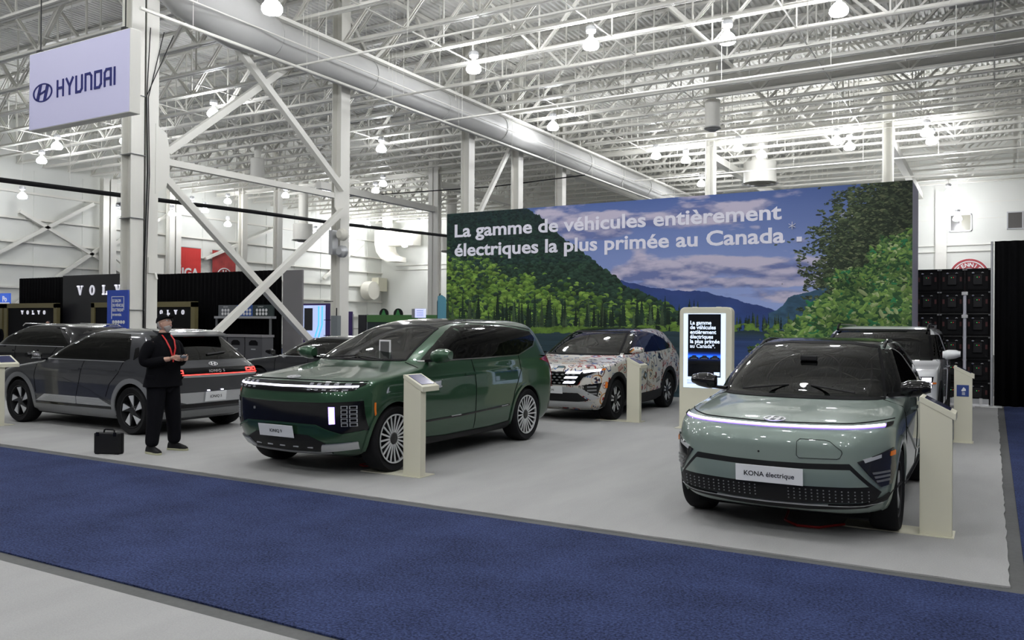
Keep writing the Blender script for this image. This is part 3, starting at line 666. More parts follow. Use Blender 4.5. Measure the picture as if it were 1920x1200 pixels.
def car_body(root, ctrl, m, arches, R_arch, windows, screen, rear_win, cab, taper=.03):
    """windows: list of (x,z) outlines cut through both sides; screen/rear_win: (y,z) outlines; cab: (zlo, zhi, inset)"""
    me = body_mesh(ctrl, taper=taper); sk = Skin(me.copy())
    o = link('body', me, m)
    cut = []
    mb = MB()
    for x in arches:
        for s in (1, -1):
            pr = []
            for j in range(40):
                a = 2*PI*j/40; pr.append((x[0]+R_arch*math.cos(a), x[1]+R_arch*math.sin(a)))
            mb.prism(pr, s*.52, s*1.3, 'y')
    cut.append(link('cut', mb.mesh()))
    cut.append(link('cut', body_mesh(ctrl, cab[2], cab[0], cab[1], taper=taper)))
    if windows or screen or rear_win:
        mb = MB()
        for w in windows: mb.prism(w, .2, 1.4, 'y').prism(w, -1.4, -.2, 'y')
        cut.append(link('cut', mb.mesh()))
        mb = MB()
        if screen: mb.prism(screen, .1, 3, 'x')
        if rear_win: mb.prism(rear_win, -3, -.8, 'x')
        if mb.v: cut.append(link('cut', mb.mesh()))
    boolean(o, cut)
    o.parent = root
    o.data.shade_smooth(); o.data.set_sharp_from_angle(angle=math.radians(32))
    inner = [p.index for p in o.data.polygons if sk.bvh.find_nearest(p.center)[3] > .012]
    o.data.materials.clear(); o.data.materials.append(MAT[m] if isinstance(m, str) else m); o.data.materials.append(MAT['interior'])
    o.data.polygons.foreach_set('material_index', [0]*len(o.data.polygons))
    for i in inner: o.data.polygons[i].material_index = 1
    return o, sk
def arch_trim(root, sk, view, x, z, R0, R1, m, a0=-12, a1=192, name='arch_trim', th=.012):
    out = [(x+R1*math.cos(math.radians(a)), z+R1*math.sin(math.radians(a))) for a in np.linspace(a0, a1, 22)]
    inn = [(x+R0*math.cos(math.radians(a)), z+R0*math.sin(math.radians(a))) for a in np.linspace(a1, a0, 22)]
    polys = []
    for i in range(21): polys.append([out[i], out[i+1], inn[20-i], inn[21-i]])
    # joined strip: one outline
    return sk.patch(name, polys, view, m, root, th=th, step=.3)
def both(fn, *a, **k):
    for v in ('left', 'right'): fn(*a, view=v, **k)
# ------------------------------------------------------------------ paints
def paint(name, col, rough=.28, metal=.55, coat=1.0, flake=.0):
    m = mat(name, col, rough, metal, coat, spec=.15); return m
paint('paint_green', (.024, .072, .036), .28, .35)
paint('paint_sage', (.225, .280, .250), .34, .2)
paint('paint_grey', (.046, .048, .054), .28, .4)
paint('paint_white', (.72, .73, .74), .3, 0)
paint('paint_black', (.006, .006, .008), .2, .2)
paint('paint_charcoal', (.035, .036, .04), .28, .5)

def seam(sk, root, pts, view='left', m='black_matte', w=.007): return sk.line('panel_seam', pts, view, m, root, w=w)
def handle(sk, root, x, z, view, m):
    return sk.patch('door_handle', [(x-.11, z-.012), (x+.11, z-.012), (x+.11, z+.014), (x-.11, z+.014)], view, m, root, off=.008, th=.018)
def smooth_poly(p, k=2):
    for _ in range(k):
        q = []
        for i in range(len(p)):
            a, b = p[i], p[(i+1) % len(p)]
            q += [(a[0]*.8+b[0]*.2, a[1]*.8+b[1]*.2), (a[0]*.2+b[0]*.8, a[1]*.2+b[1]*.8)]
        p = q
    return p
def grow(p, d):
    cx = sum(a for a, b in p)/len(p); cz = sum(b for a, b in p)/len(p); n = len(p); out = []
    area = sum(p[i][0]*p[(i+1) % n][1]-p[(i+1) % n][0]*p[i][1] for i in range(n)); s = 1 if area > 0 else -1
    for i in range(n):
        a = Vector(p[i-1]); b = Vector(p[i]); c = Vector(p[(i+1) % n]); e = (b-a).normalized(); f = (c-b).normalized()
        m = Vector((e.y+f.y, -e.x-f.x))*s; m = m.normalized() if m.length > 1e-6 else Vector((e.y, -e.x))*s; out.append((b.x+m.x*d, b.y+m.y*d))
    return out

# ================================================================== sage green crossover (right foreground)
def build_kona():
    root = empty('car', (-1.57, 9.03, 0), -PI/2, 'sage green electric crossover with a full-width light strip, nearest car at right', 'car')
    C = [(.19, 1.86, -1.9, .74, .10, .3, .25, .05, .3, .25), (.24, 2.04, -2.04, .84, .12, .34, .36, .06, .3, .25), (.34, 2.12, -2.12, .885, .13, .34, .40, .06, .3, .25),
         (.55, 2.165, -2.165, .905, .13, .34, .42, .06, .3, .25), (.74, 2.165, -2.17, .912, .14, .36, .42, .06, .3, .25), (.86, 2.12, -2.15, .91, .15, .38, .42, .06, .3, .25),
         (.915, 2.05, -2.12, .905, .16, .40, .44, .06, .3, .25), (.955, 1.90, -2.10, .90, .18, .42, .5, .06, .3, .25), (1.0, 1.60, -2.08, .89, .22, .42, .55, .06, .3, .25), (1.045, 1.25, -2.05, .88, .26, .4, .5, .06, .3, .25),
         (1.075, 1.08, -2.03, .87, .28, .36, .38, .07, .3, .25), (1.20, .86, -1.97, .825, .27, .30, .26, .08, .3, .22), (1.36, .52, -1.87, .75, .24, .26, .2, .08, .28, .2),
         (1.47, .24, -1.76, .69, .22, .24, .16, .08, .26, .18), (1.53, .04, -1.66, .64, .2, .22, .14, .08, .25, .16), (1.57, -.2, -1.5, .54, .16, .2, .12, .08, .2, .14), (1.585, -.5, -1.2, .38, .1, .15, .1, .06, .15, .1)]
    win = [[(.82, 1.10), (.60, 1.225), (.30, 1.375), (.02, 1.455), (-.22, 1.475), (-.22, 1.10)], [(-.29, 1.10), (-.29, 1.475), (-.9, 1.46), (-1.18, 1.40), (-1.22, 1.14), (-1.1, 1.11)]]
    scr = [(-.68, 1.10), (.68, 1.10), (.61, 1.30), (.54, 1.475), (.3, 1.50), (-.3, 1.50), (-.54, 1.475), (-.61, 1.30)]
    rw = [(-.6, 1.14), (.6, 1.14), (.5, 1.42), (-.5, 1.42)]
    body, sk = car_body(root, C, 'paint_sage', [(1.31, .35), (-1.35, .35)], .405, win, scr, rw, (.45, 1.53, .055))
    # glass
    sk.patch('windscreen', grow(scr, .035), 'front', 'glass_mid', root, off=.002, th=.003, step=.045)
    fr = grow(scr, .05); n = len(fr)
    sk.line('screen_surround', [(a, b) for a, b in fr]+[fr[0]], 'front', 'frit', root, w=.022, off=.004)
    sk.patch('rear_window', grow(rw, .03), 'rear', 'glass_dark', root, off=-.002)
    for v in ('left', 'right'):
        sk.patch('side_window', [(.90, 1.085), (.62, 1.24), (.30, 1.395), (.0, 1.48), (-.3, 1.50), (-.9, 1.485), (-1.22, 1.42), (-1.34, 1.16), (-1.2, 1.085)], v, 'glass_dark', root, off=.002, th=.003, step=.045)
        sk.line('window_trim', [(.92, 1.075), (-1.2, 1.075), (-1.36, 1.15)], v, 'silver', root, w=.014, off=.003)
        # black roof edge and pillars
        sk.line('roof_edge', [(.88, 1.14), (.62, 1.27), (.30, 1.42), (.0, 1.505), (-.3, 1.522), (-.9, 1.51), (-1.3, 1.44), (-1.6, 1.34)], v, 'black_gloss', root, w=.05, off=.004)
        # cladding
        arch_trim(root, sk, v, 1.31, .35, .40, .455, 'paint_sage'); arch_trim(root, sk, v, -1.35, .35, .40, .47, 'paint_sage', a0=-8, a1=188)
        sk.patch('sill_cladding', [(.86, .21), (-.9, .21), (-.93, .36), (-.5, .33), (.5, .31), (.9, .36)], v, 'black_plastic', root, th=.012)
        seam(sk, root, [(.86, 1.06), (.90, .8), (.86, .38)], v); seam(sk, root, [(-.25, 1.06), (-.27, .6), (-.25, .36)], v)
        seam(sk, root, [(-1.02, 1.06), (-.98, .85), (-.86, .6), (-.84, .38)], v)
        sk.line('body_crease', [(.85, .82), (-.2, .50), (-.8, .46)], v, 'paint_sage', root, w=.012, off=.002, th=.008)
        handle(sk, root, -.02, .93, v, 'paint_sage'); handle(sk, root, -1.0, .95, v, 'paint_sage')
    # black roof skin and rails
    sk.patch('roof_panel', [(.12, -.50), (.20, -.3), (.23, 0), (.20, .3), (.12, .50), (-.3, .58), (-1.3, .55), (-1.62, .46), (-1.62, -.46), (-1.3, -.55), (-.3, -.58)], 'top', 'black_gloss', root, off=.001, th=.003, step=.12)
    for s in (1, -1):
        MB().tube([(-.12, s*.61, 1.50), (-.28, s*.61, 1.55), (-.5, s*.60, 1.575), (-1.1, s*.585, 1.56), (-1.4, s*.57, 1.51), (-1.5, s*.56, 1.46)], .018, 8).build('roof_rail', 'black_gloss', root, smooth=True)
    # front
    sk.line('light_bar', [(-.81, .921), (-.6, .912), (-.3, .906), (0, .904), (.3, .906), (.6, .912), (.81, .921)], 'front', 'led_white', root, w=.007, off=.007, th=.010)
    sk.line('light_bar_surround', [(-.82, .919), (-.6, .911), (-.3, .905), (0, .903), (.3, .905), (.6, .911), (.82, .919)], 'front', 'led_violet', root, w=.015, off=.004, th=.006)
    for s in (1, -1):
        sk.patch('lamp_end', [(s*.82, .932), (s*.86, .935), (s*.86, .915), (s*.82, .908)], 'front', 'black_gloss', root, th=.01)
        hl = [(s*.655, .66), (s*.80, .72), (s*.875, .755), (s*.885, .60), (s*.865, .47), (s*.80, .46)]
        o = sk.patch('headlight', hl, 'front', 'lens', root, off=.005, th=.01, step=.04)
        for k in range(3):
            z = .50+k*.032; sk.patch('reflector', [(s*(.775-.012*k), z), (s*.85, z+.006), (s*.85, z+.022), (s*(.77-.012*k), z+.016)], 'front', 'silver_dark', o, off=.017, th=.004)
        sk.patch('lamp_bezel', [(s*.70, .655), (s*.80, .69), (s*.80, .715), (s*.69, .68)], 'front', 'rim_silver', o, off=.016, th=.003)
        sk.patch('amber_lamp', [(s*.855, .695), (s*.88, .70), (s*.88, .735), (s*.858, .73)], 'front', 'amber', o, off=.017, th=.004)
    inta = [(-.60, .645), (-.3, .632), (0, .628), (.3, .632), (.60, .645), (.80, .42), (.76, .352), (.3, .318), (0, .312), (-.3, .318), (-.76, .352), (-.80, .42)]
    g = sk.patch('grille', inta, 'front', 'black_plastic', root, off=.004, th=.012, step=.05)
    sk.patch('bumper_panel', [(-.60, .600), (-.3, .590), (0, .586), (.3, .590), (.60, .600), (.715, .474), (.3, .462), (0, .459), (-.3, .462), (-.715, .474)], 'front', 'paint_sage', g, off=.012, th=.02, step=.06)
    mb = MB()
    for r in range(4):
        for k in range(34):
            y = -.72+k*.0436; z = .352+r*.026
            if abs(y) > .775-abs(.40-z)*.6: continue
            if abs(y-.03) < .12: continue
            p, n = sk.hit('front', y, z); q = p+n*.02; mb.box(q.x-.006, q.y-.0045, q.z-.0045, q.x+.003, q.y+.0045, q.z+.0045)
    tag(mb.build('grille_studs', 'silver_dark', g), kind='stuff')
    sk.line('lower_lip', [(-.875, .405), (-.82, .36), (-.7, .315), (-.3, .285), (0, .28), (.3, .285), (.7, .315), (.82, .36), (.875, .405)], 'front', 'black_plastic', root, w=.030, off=.006, th=.014)
    sk.line('lower_lip_highlight', [(-.8, .335), (-.68, .318), (-.3, .304), (0, .300), (.3, .304), (.68, .318), (.8, .335)], 'front', 'silver', root, w=.003, off=.022, th=.002)
    seam(sk, root, [(.235, .82), (.42, .82), (.46, .81), (.545, .745), (.55, .725), (.535, .69), (.515, .678), (.235, .672), (.215, .69), (.215, .80), (.235, .82)], 'front', w=.003)
    seam(sk, root, [(-.86, .955), (-.6, .938), (0, .93), (.6, .938), (.86, .955)], 'front', w=.003)
    e = emblem('emblem', root, 'badge', .18, .12); put_on(e, sk, 'front', 0, .942, .006)
    plate(root, sk, 'front', .01, .528, 'KONA électrique', .53, .135, .055, off=.04)
    for y, z in ((-.08, .70), (.5, .55), (-.55, .56)):
        p, n = sk.hit('front', y, z); MB().lathe([(.0001, 0), (.008, .001), (.009, 0)], 12, 'x', (p.x+.006, p.y, p.z)).build('parking_sensor', 'black_plastic', root)
    # hood creases
    for s in (1, -1):
        MB().tube([(1.06, s*.5, 1.125), (.92, s*.1, 1.17)], .009, 6).build('wiper', 'black_plastic', root)
        car_mirror(root, .72, s*.80, 1.155, 'black_gloss', s, .19, .175, .24)
    sk.patch('tail_lamp', [(-.85, .92), (.85, .92), (.85, .96), (-.85, .96)], 'rear', 'red_lens', root)
    interior(root, (.95, .25, -.75), .66, .47, 1.15)
    MB().box(-1.7, -.70, .16, 1.75, .70, .22).build('underbody', 'black_matte', root)
    MB().box(.72, -.08, 1.38, .76, .08, 1.43).build('rear_view_mirror', 'black_plastic', root, bevel=.01).location.x = -.25
    w = wheel_proto(.35, .235, 'five', .225); place_wheels(root, 1.31, -1.35, .79, .35, w)
    return root

# ================================================================== dark green three-row suv
def build_ioniq9():
    root = empty('car', (-6.95, 9.29, 0), -PI/2, 'dark green metallic three-row electric SUV with multi-spoke wheels', 'car')
    R = (.05, .32, .28)
    C = [(.21, 2.16, -2.2, .82, .10, .3, .25)+R, (.27, 2.36, -2.36, .91, .13, .36, .36)+R, (.40, 2.47, -2.47, .96, .14, .36, .38)+R, (.60, 2.52, -2.52, .982, .14, .36, .40)+R, (.85, 2.53, -2.53, .99, .14, .38, .42)+R,
         (.97, 2.51, -2.525, .985, .15, .38, .42)+R, (1.05, 2.44, -2.51, .98, .16, .38, .42)+R, (1.09, 2.30, -2.50, .972, .18, .4, .46)+R, (1.13, 2.02, -2.49, .96, .21, .42, .50)+R, (1.17, 1.70, -2.48, .95, .24, .4, .45)+R,
         (1.21, 1.42, -2.46, .94, .26, .38, .36)+R, (1.25, 1.28, -2.44, .925, .27, .34, .30)+R, (1.38, 1.02, -2.40, .875, .26, .3, .24)+R, (1.52, .68, -2.34, .82, .24, .26, .2)+R, (1.63, .38, -2.26, .76, .22, .24, .16, .06, .28, .22),
         (1.71, .08, -2.14, .69, .2, .22, .14, .06, .26, .2), (1.76, -.2, -1.9, .58, .16, .2, .12, .06, .22, .18), (1.79, -.6, -1.5, .38, .1, .15, .1, .06, .15, .1)]
    win = [[(.90, 1.28), (.70, 1.365), (.42, 1.50), (.20, 1.60), (.06, 1.65), (.03, 1.28)], [(-.03, 1.285), (.02, 1.67), (-.3, 1.69), (-.86, 1.675), (-.95, 1.29)], [(-1.01, 1.295), (-.92, 1.672), (-1.4, 1.645), (-1.86, 1.585), (-1.93, 1.50), (-1.82, 1.41), (-1.30, 1.30)]]
    scr = [(-.67, 1.27), (.67, 1.27), (.61, 1.45), (.53, 1.635), (.3, 1.672), (-.3, 1.672), (-.53, 1.635), (-.61, 1.45)]
    rw = [(-.7, 1.3), (.7, 1.3), (.6, 1.6), (-.6, 1.6)]
    body, sk = car_body(root, C, 'paint_green', [(1.64, .385), (-1.49, .385)], .435, win, scr, rw, (.5, 1.71, .055))
    sk.patch('windscreen', grow(scr, .016), 'front', 'glass_clear', root, off=.002, th=.003, step=.045)
    fr = grow(scr, .010); sk.line('screen_surround', fr+[fr[0]], 'front', 'frit', root, w=.022, off=.004)
    sk.patch('rear_window', grow(rw, .03), 'rear', 'glass_dark', root, off=-.002)
    o = MB(); o.box(1.02, .22, 1.20, 1.03, .40, 1.51); o.build('notice_card', 'white_paint', root)
    MB().box(1.031, .24, 1.26, 1.034, .38, 1.49).build('notice_print', 'interior_grey', root)
    for v in ('left', 'right'):
        sk.patch('side_window', [(.95, 1.262), (.74, 1.378), (.45, 1.515), (.21, 1.618), (.0, 1.685), (-.3, 1.71), (-.9, 1.695), (-1.4, 1.668), (-1.90, 1.605), (-1.97, 1.50), (-1.84, 1.395), (-1.32, 1.275), (-.4, 1.265)], v, 'glass_dark', root, off=.002, th=.003, step=.045)
        sk.line('window_trim', [(1.0, 1.25), (-.4, 1.255), (-1.32, 1.268), (-1.86, 1.39), (-1.985, 1.50), (-1.93, 1.60)], v, 'chrome', root, w=.016, off=.004)
        sk.line('roof_gutter', [(.30, 1.665), (0, 1.715), (-.3, 1.735), (-.9, 1.725), (-1.5, 1.69), (-1.95, 1.64)], v, 'black_gloss', root, w=.010, off=.003)
        arch_trim(root, sk, v, 1.64, .385, .432, .475, 'paint_green', th=.014); arch_trim(root, sk, v, -1.49, .385, .432, .475, 'paint_green', th=.014)
        sk.patch('sill_cladding', [(1.16, .24), (-1.0, .24), (-1.03, .34), (-.5, .31), (.6, .31), (1.18, .34)], v, 'black_plastic', root, th=.01)
        sk.line('side_strip', [(1.14, .53), (.3, .535), (-.95, .575)], v, 'black_gloss', root, w=.022, off=.004, th=.008)
        sk.line('side_accent', [(.52, .545), (.3, .548)], v, 'silver', root, w=.008, off=.012, th=.004)
        sk.line('side_accent', [(-.72, .57), (-.9, .578)], v, 'silver', root, w=.008, off=.012, th=.004)
        seam(sk, root, [(1.12, 1.24), (1.17, 1.0), (1.20, .72), (1.16, .36)], v); seam(sk, root, [(-.02, 1.25), (-.06, .9), (-.06, .33)], v)
        seam(sk, root, [(-1.30, 1.26), (-1.30, 1.05), (-1.10, .75), (-1.04, .5), (-1.0, .34)], v)
        handle(sk, root, .1, 1.06, v, 'paint_green'); handle(sk, root, -1.07, 1.08, v, 'paint_green')
        sk.patch('charge_flap_lamp', [(.74, .93), (.87, .935), (.87, .95), (.74, .945)], v, 'silver', root, th=.005)
    sk.patch('glass_roof', [(.22, -.5), (.28, -.2), (.28, .2), (.22, .5), (-.4, .57), (-1.7, .5), (-1.7, -.5), (-.4, -.57)], 'top', 'black_gloss', root, off=.001, th=.003, step=.14)
    # front
    pan = [(-.92, 1.045), (-.6, 1.052), (0, 1.055), (.6, 1.052), (.92, 1.045), (.86, .975), (.55, .955), (0, .95), (-.55, .955), (-.86, .975)]
    g = sk.patch('light_panel', pan, 'front', 'black_gloss', root, off=.004, th=.008)
    sk.line('light_bar', [(-.88, 1.012), (-.5, 1.008), (0, 1.006), (.5, 1.008), (.88, 1.012)], 'front', 'led_white', g, w=.014, off=.012, th=.008)
    for r in (0, 1):
        for s in (1, -1):
            for k in range(5):
                y = s*(.42+k*.095); z = 1.036 if r else .978
                sk.patch('pixel_lamp', [(y-.022, z-.008), (y+.022, z-.008), (y+.022, z+.008), (y-.022, z+.008)], 'front', 'led_cell', g, off=.012, th=.003, smooth=False)
    band = [(-.93, .86), (-.6, .845), (0, .835), (.6, .845), (.93, .86), (.945, .53), (.78, .50), (.66, .545), (.52, .60), (.3, .605), (-.3, .605), (-.52, .60), (-.66, .545), (-.78, .50), (-.945, .53)]
    bb = sk.patch('front_panel', band, 'front', 'black_gloss', root, off=.002, th=.004, step=.05)
    for s in (1, -1):
        o = sk.patch('headlight', [(s*.675, .80), (s*.735, .80), (s*.738, .615), (s*.68, .61)], 'front', 'led_violet' if s > 0 else 'silver_dark', root, off=.006, th=.006, smooth=False)
        for r in range(7): sk.patch('led_row', [(s*.684, .618+r*.0262), (s*.731, .618+r*.0262), (s*.731, .637+r*.0262), (s*.684, .637+r*.0262)], 'front', 'led_white' if s > 0 else 'silver', o, off=.012, th=.004, smooth=False)
        for k in range(2):
            for r in range(5):
                a = .785+k*.062; z = .585+r*.047
                b = sk.patch('lamp_cell', [(s*a, z), (s*(a+.05), z), (s*(a+.05), z+.038), (s*a, z+.038)], 'front', 'silver', root, off=.006, th=.005, smooth=False)
                sk.patch('cell_lens', [(s*(a+.007), z+.006), (s*(a+.043), z+.006), (s*(a+.043), z+.032), (s*(a+.007), z+.032)], 'front', 'frit', b, off=.011, th=.002, smooth=False)
        sk.patch('side_marker', [(1.985, .66), (2.005, .67), (2.022, .76), (2.02, .83), (2.0, .83), (2.0, .75)], 'left' if s > 0 else 'right', 'amber', root, th=.006)
        sk.patch('bumper_trim', [(s*.50, .295), (s*.86, .335), (s*.875, .41), (s*.56, .38)], 'front', 'silver', root, off=.01, th=.012, step=.05)
    low = [(-.60, .39), (-.40, .475), (0, .49), (.40, .475), (.60, .39), (.54, .30), (0, .275), (-.54, .30)]
    sk.patch('lower_grille', low, 'front', 'black_plastic', root, off=.002, th=.004, step=.05)
    sk.line('bumper_edge', [(-.93, .525), (-.78, .492), (-.66, .538), (-.52, .592), (0, .60), (.52, .592), (.66, .538), (.78, .492), (.93, .525)], 'front', 'paint_green', root, w=.02, off=.005, th=.014)
    sk.line('lower_lip', [(-.62, .285), (-.4, .272), (0, .265), (.4, .272), (.62, .285)], 'front', 'silver_dark', root, w=.018, off=.006, th=.012)
    for k in range(5):
        p, n = sk.hit('front', -.42+k*.2, .33); MB().box(p.x+.004, p.y-.04, p.z-.008, p.x+.012, p.y+.04, p.z+.008).build('bumper_slot', 'silver', root, bevel=.003)
    sk.patch('camera_lens', smooth_poly([(-.40, .76), (-.37, .76), (-.37, .73), (-.40, .73)]), 'front', 'silver_dark', root, off=.008)
    seam(sk, root, [(-.9, 1.065), (-.5, 1.075), (0, 1.078), (.5, 1.075), (.9, 1.065)], 'front', w=.006)
    e = emblem('emblem', root, 'badge', .19, .12); put_on(e, sk, 'front', 0, 1.092, .006)
    plate(root, sk, 'front', -.02, .515, 'IONIQ 9', .53, .14, .052, off=.03)
    for s in (1, -1):
        car_mirror(root, .90, s*.93, 1.315, 'paint_green', s, .21, .20, .25)
        MB().tube([(1.3, s*.5, 1.275), (1.2, s*.02, 1.31)], .009, 6).build('wiper', 'black_plastic', root)
    sk.patch('tail_lamp', [(-.93, .75), (-.86, .75), (-.86, 1.25), (-.93, 1.25)], 'rear', 'red_lens', root); sk.patch('tail_lamp', [(.93, .75), (.86, .75), (.86, 1.25), (.93, 1.25)], 'rear', 'red_lens', root)
    interior(root, (1.2, .45, -.5), .74, .55, 1.3, mat_='interior_grey')
    MB().box(-2.0, -.70, .18, 1.95, .70, .26).build('underbody', 'black_matte', root)
    w = wheel_proto(.385, .29, 'multi', .26); place_wheels(root, 1.64, -1.49, .855, .385, w)
    return root

# ================================================================== dark grey hatch seen from behind
def build_ioniq5():
    root = empty('car', (-12.82, 8.93, 0), PI, 'dark grey electric hatchback with grey arches, seen from behind beside the photographer', 'car')
    R = (.05, .26, .18)
    C = [(.20, 2.02, -2.02, .80, .10, .3, .25)+R, (.27, 2.18, -2.16, .88, .1, .3, .3)+R, (.42, 2.28, -2.24, .925, .1, .32, .32)+R, (.60, 2.31, -2.27, .94, .1, .32, .32, .05, .22, .14), (.80, 2.31, -2.30, .945, .1, .34, .34, .05, .22, .14),
         (.88, 2.26, -2.317, .945, .12, .36, .38, .05, .22, .14), (.93, 2.12, -2.31, .94, .14, .38, .42, .05, .22, .14), (.98, 1.85, -2.29, .93, .18, .38, .42, .05, .22, .14), (1.03, 1.5, -2.25, .92, .22, .36, .38, .05, .22, .14), (1.07, 1.24, -2.21, .905, .26, .32, .3, .06, .24, .16), (1.12, 1.10, -2.17, .89, .26, .3, .26, .07, .26, .18),
         (1.27, .75, -2.02, .835, .24, .26, .2, .08, .28, .2), (1.40, .42, -1.86, .775, .22, .24, .18, .08, .28, .22), (1.50, .14, -1.74, .715, .2, .22, .14, .08, .26, .2), (1.565, -.12, -1.66, .63, .18, .2, .12, .07, .24, .18), (1.60, -.4, -1.5, .48, .14, .2, .1, .06, .2, .15), (1.612, -.7, -1.2, .3, .1, .12, .1, .06, .12, .1)]
    win = [[(.93, 1.13), (.70, 1.245), (.42, 1.365), (.10, 1.455), (-.28, 1.50), (-.38, 1.13)], [(-.46, 1.13), (-.36, 1.505), (-.8, 1.505), (-1.15, 1.48), (-1.24, 1.38), (-1.33, 1.16), (-1.2, 1.13)]]
    scr = [(-.72, 1.13), (.72, 1.13), (.6, 1.46), (.3, 1.49), (-.3, 1.49), (-.6, 1.46)]
    rw = [(-.62, 1.17), (.62, 1.17), (.56, 1.46), (-.56, 1.46)]
    body, sk = car_body(root, C, 'paint_grey', [(1.48, .365), (-1.52, .365)], .42, win, scr, rw, (.5, 1.55, .05))
    sk.patch('windscreen', grow(scr, .03), 'front', 'glass_mid', root, off=.002, th=.003, step=.045)
    sk.patch('rear_window', [(-.76, 1.13), (.76, 1.13), (.66, 1.5), (-.66, 1.5)], 'rear', 'glass_dark', root, off=-.001)
    for v in ('left', 'right'):
        sk.patch('side_window', [(1.04, 1.11), (.72, 1.275), (.42, 1.395), (.10, 1.487), (-.3, 1.532), (-.8, 1.537), (-1.18, 1.515), (-1.29, 1.40), (-1.40, 1.15), (-1.3, 1.11)], v, 'glass_dark', root, off=.002, th=.003, step=.045)
        sk.line('window_trim', [(1.06, 1.10), (-1.3, 1.10)], v, 'silver_dark', root, w=.014, off=.003)
        arch_trim(root, sk, v, 1.48, .365, .415, .49, 'silver_dark', th=.012); arch_trim(root, sk, v, -1.52, .365, .415, .49, 'silver_dark', th=.012)
        sk.patch('sill_panel', [(1.02, .225), (-1.06, .225), (-1.08, .36), (1.0, .36)], v, 'silver_dark', root, th=.012, step=.1)
        sk.patch('sill_strip', [(1.0, .36), (-1.08, .36), (-1.08, .395), (1.0, .395)], v, 'black_gloss', root, th=.008, step=.1)
        w1 = sk.patch('door_garnish', [(.97, .405), (-.13, .405), (-.13, .52), (.72, .52)], v, 'silver', root, th=.010, step=.1)
        w2 = sk.patch('door_garnish', [(-.16, .405), (-1.06, .405), (-.72, .52), (-.16, .52)], v, 'silver', root, th=.010, step=.1)
        for k in range(5):
            z = .418+k*.02; sk.line('garnish_line', [(.93-.045*k*2+.02, z), (-.12, z)], v, 'silver_dark', w1, w=.004, off=.015, th=.001)
            sk.line('garnish_line', [(-.17, z), (-1.03+.06*k, z)], v, 'silver_dark', w2, w=.004, off=.015, th=.001)
        seam(sk, root, [(.95, 1.09), (1.02, .8), (.98, .54)], v); seam(sk, root, [(-.30, 1.09), (-.24, .8), (-.15, .54)], v)
        seam(sk, root, [(-1.28, 1.10), (-1.20, .92), (-1.0, .75), (-.9, .55)], v)
        seam(sk, root, [(.9, .84), (.2, .80), (-.5, .64), (-1.05, .44)], v, m='paint_charcoal')
        handle(sk, root, -.12, .955, v, 'paint_grey'); handle(sk, root, -1.05, .965, v, 'paint_grey')
        sk.line('body_crease', [(1.6, .93), (.9, .965), (-.4, .975), (-1.6, .96)], v, 'paint_grey', root, w=.014, off=.001, th=.007)
        sk.patch('quarter_window', [(-1.50, 1.13), (-1.46, 1.3), (-1.52, 1.32), (-1.60, 1.2)], v, 'black_gloss', root)
        sk.patch('side_reflector', [(-2.02, .43), (-2.10, .435), (-2.10, .46), (-2.02, .455)], v, 'red_lens', root)
        car_mirror(root, .78, .91 if v == 'left' else -.91, 1.145, 'black_gloss', 1 if v == 'left' else -1, .19, .14, .2)
    # spoiler
    MB().prism([(-1.50, 1.588), (-1.72, 1.565), (-1.90, 1.515), (-1.93, 1.49), (-1.86, 1.48), (-1.60, 1.50)], -.57, .57, 'y').build('roof_spoiler', 'paint_grey', root, bevel=.012)
    sk.line('high_brake_light', [(-.2, 1.475), (.2, 1.475)], 'rear', 'red_lens', root, w=.015, off=.004)
    # rear face (y local = towards the left of the car)
    bk = sk.patch('rear_panel', [(-.86, 1.01), (.86, 1.01), (.90, .985), (.90, .905), (-.90, .905), (-.90, .985)], 'rear', 'black_gloss', root, off=.004, th=.006)
    for s in (1, -1):
        for k in range(2):
            y0 = .60+k*.135; y1 = y0+.115
            for (a, b, c_, d) in ((y0, .984, y1, .972), (y0, .945, y1, .933), (y0, .984, y0+.016, .933), (y1-.016, .984, y1, .933)):
                sk.patch('tail_lamp', [(s*a, b), (s*c_, b), (s*c_, d), (s*a, d)], 'rear', 'led_red', bk, off=.012, th=.004, smooth=False)
    sk.line('light_strip', [(-.88, .912), (-.4, .912), (0, .912), (.4, .912), (.88, .912)], 'rear', 'led_red', bk, w=.012, off=.012, th=.003)
    sk.line('chrome_strip', [(-.89, .892), (0, .886), (.89, .892)], 'rear', 'silver', root, w=.03, off=.004, th=.006)
    t = text('model_lettering', 'IONIQ 5', .062, 'silver', root, (0, 0, 0), (0, 0, 0), ext=.003, align='CENTER', width=1.1, spacing=1.25); put_text(t, sk, 'rear', 0, .955)
    e = emblem('emblem', root, 'badge', .165, .085); put_on(e, sk, 'rear', 0, 1.06, .006)
    sk.patch('rear_garnish', [(-.86, .64), (.86, .64), (.88, .50), (.6, .50), (.5, .475), (-.5, .475), (-.6, .50), (-.88, .50)], 'rear', 'silver', root, off=.004, th=.008, step=.06)
    sk.patch('rear_bumper', [(-.88, .46), (.88, .46), (.86, .41), (-.86, .41)], 'rear', 'black_gloss', root, off=.002, th=.006)
    sk.patch('bumper_insert', [(-.86, .37), (.86, .37), (.8, .27), (-.8, .27)], 'rear', 'silver_dark', root, off=.004, th=.01)
    sk.line('rear_wiper', [(.02, 1.20), (-.36, 1.23)], 'rear', 'black_plastic', root, w=.02, off=.012, th=.012)
    plate(root, sk, 'rear', 0, .572, 'IONIQ 5', .40, .15, .062, off=.03)
    for s in (1, -1): sk.patch('plate_lamp', [(s*.11, .668), (s*.15, .668), (s*.15, .655), (s*.11, .655)], 'rear', 'led_white', root, off=.012)
    interior(root, (1.0, .3, -.7), .7, .5, 1.2)
    MB().box(-1.8, -.70, .17, 1.8, .70, .23).build('underbody', 'black_matte', root)
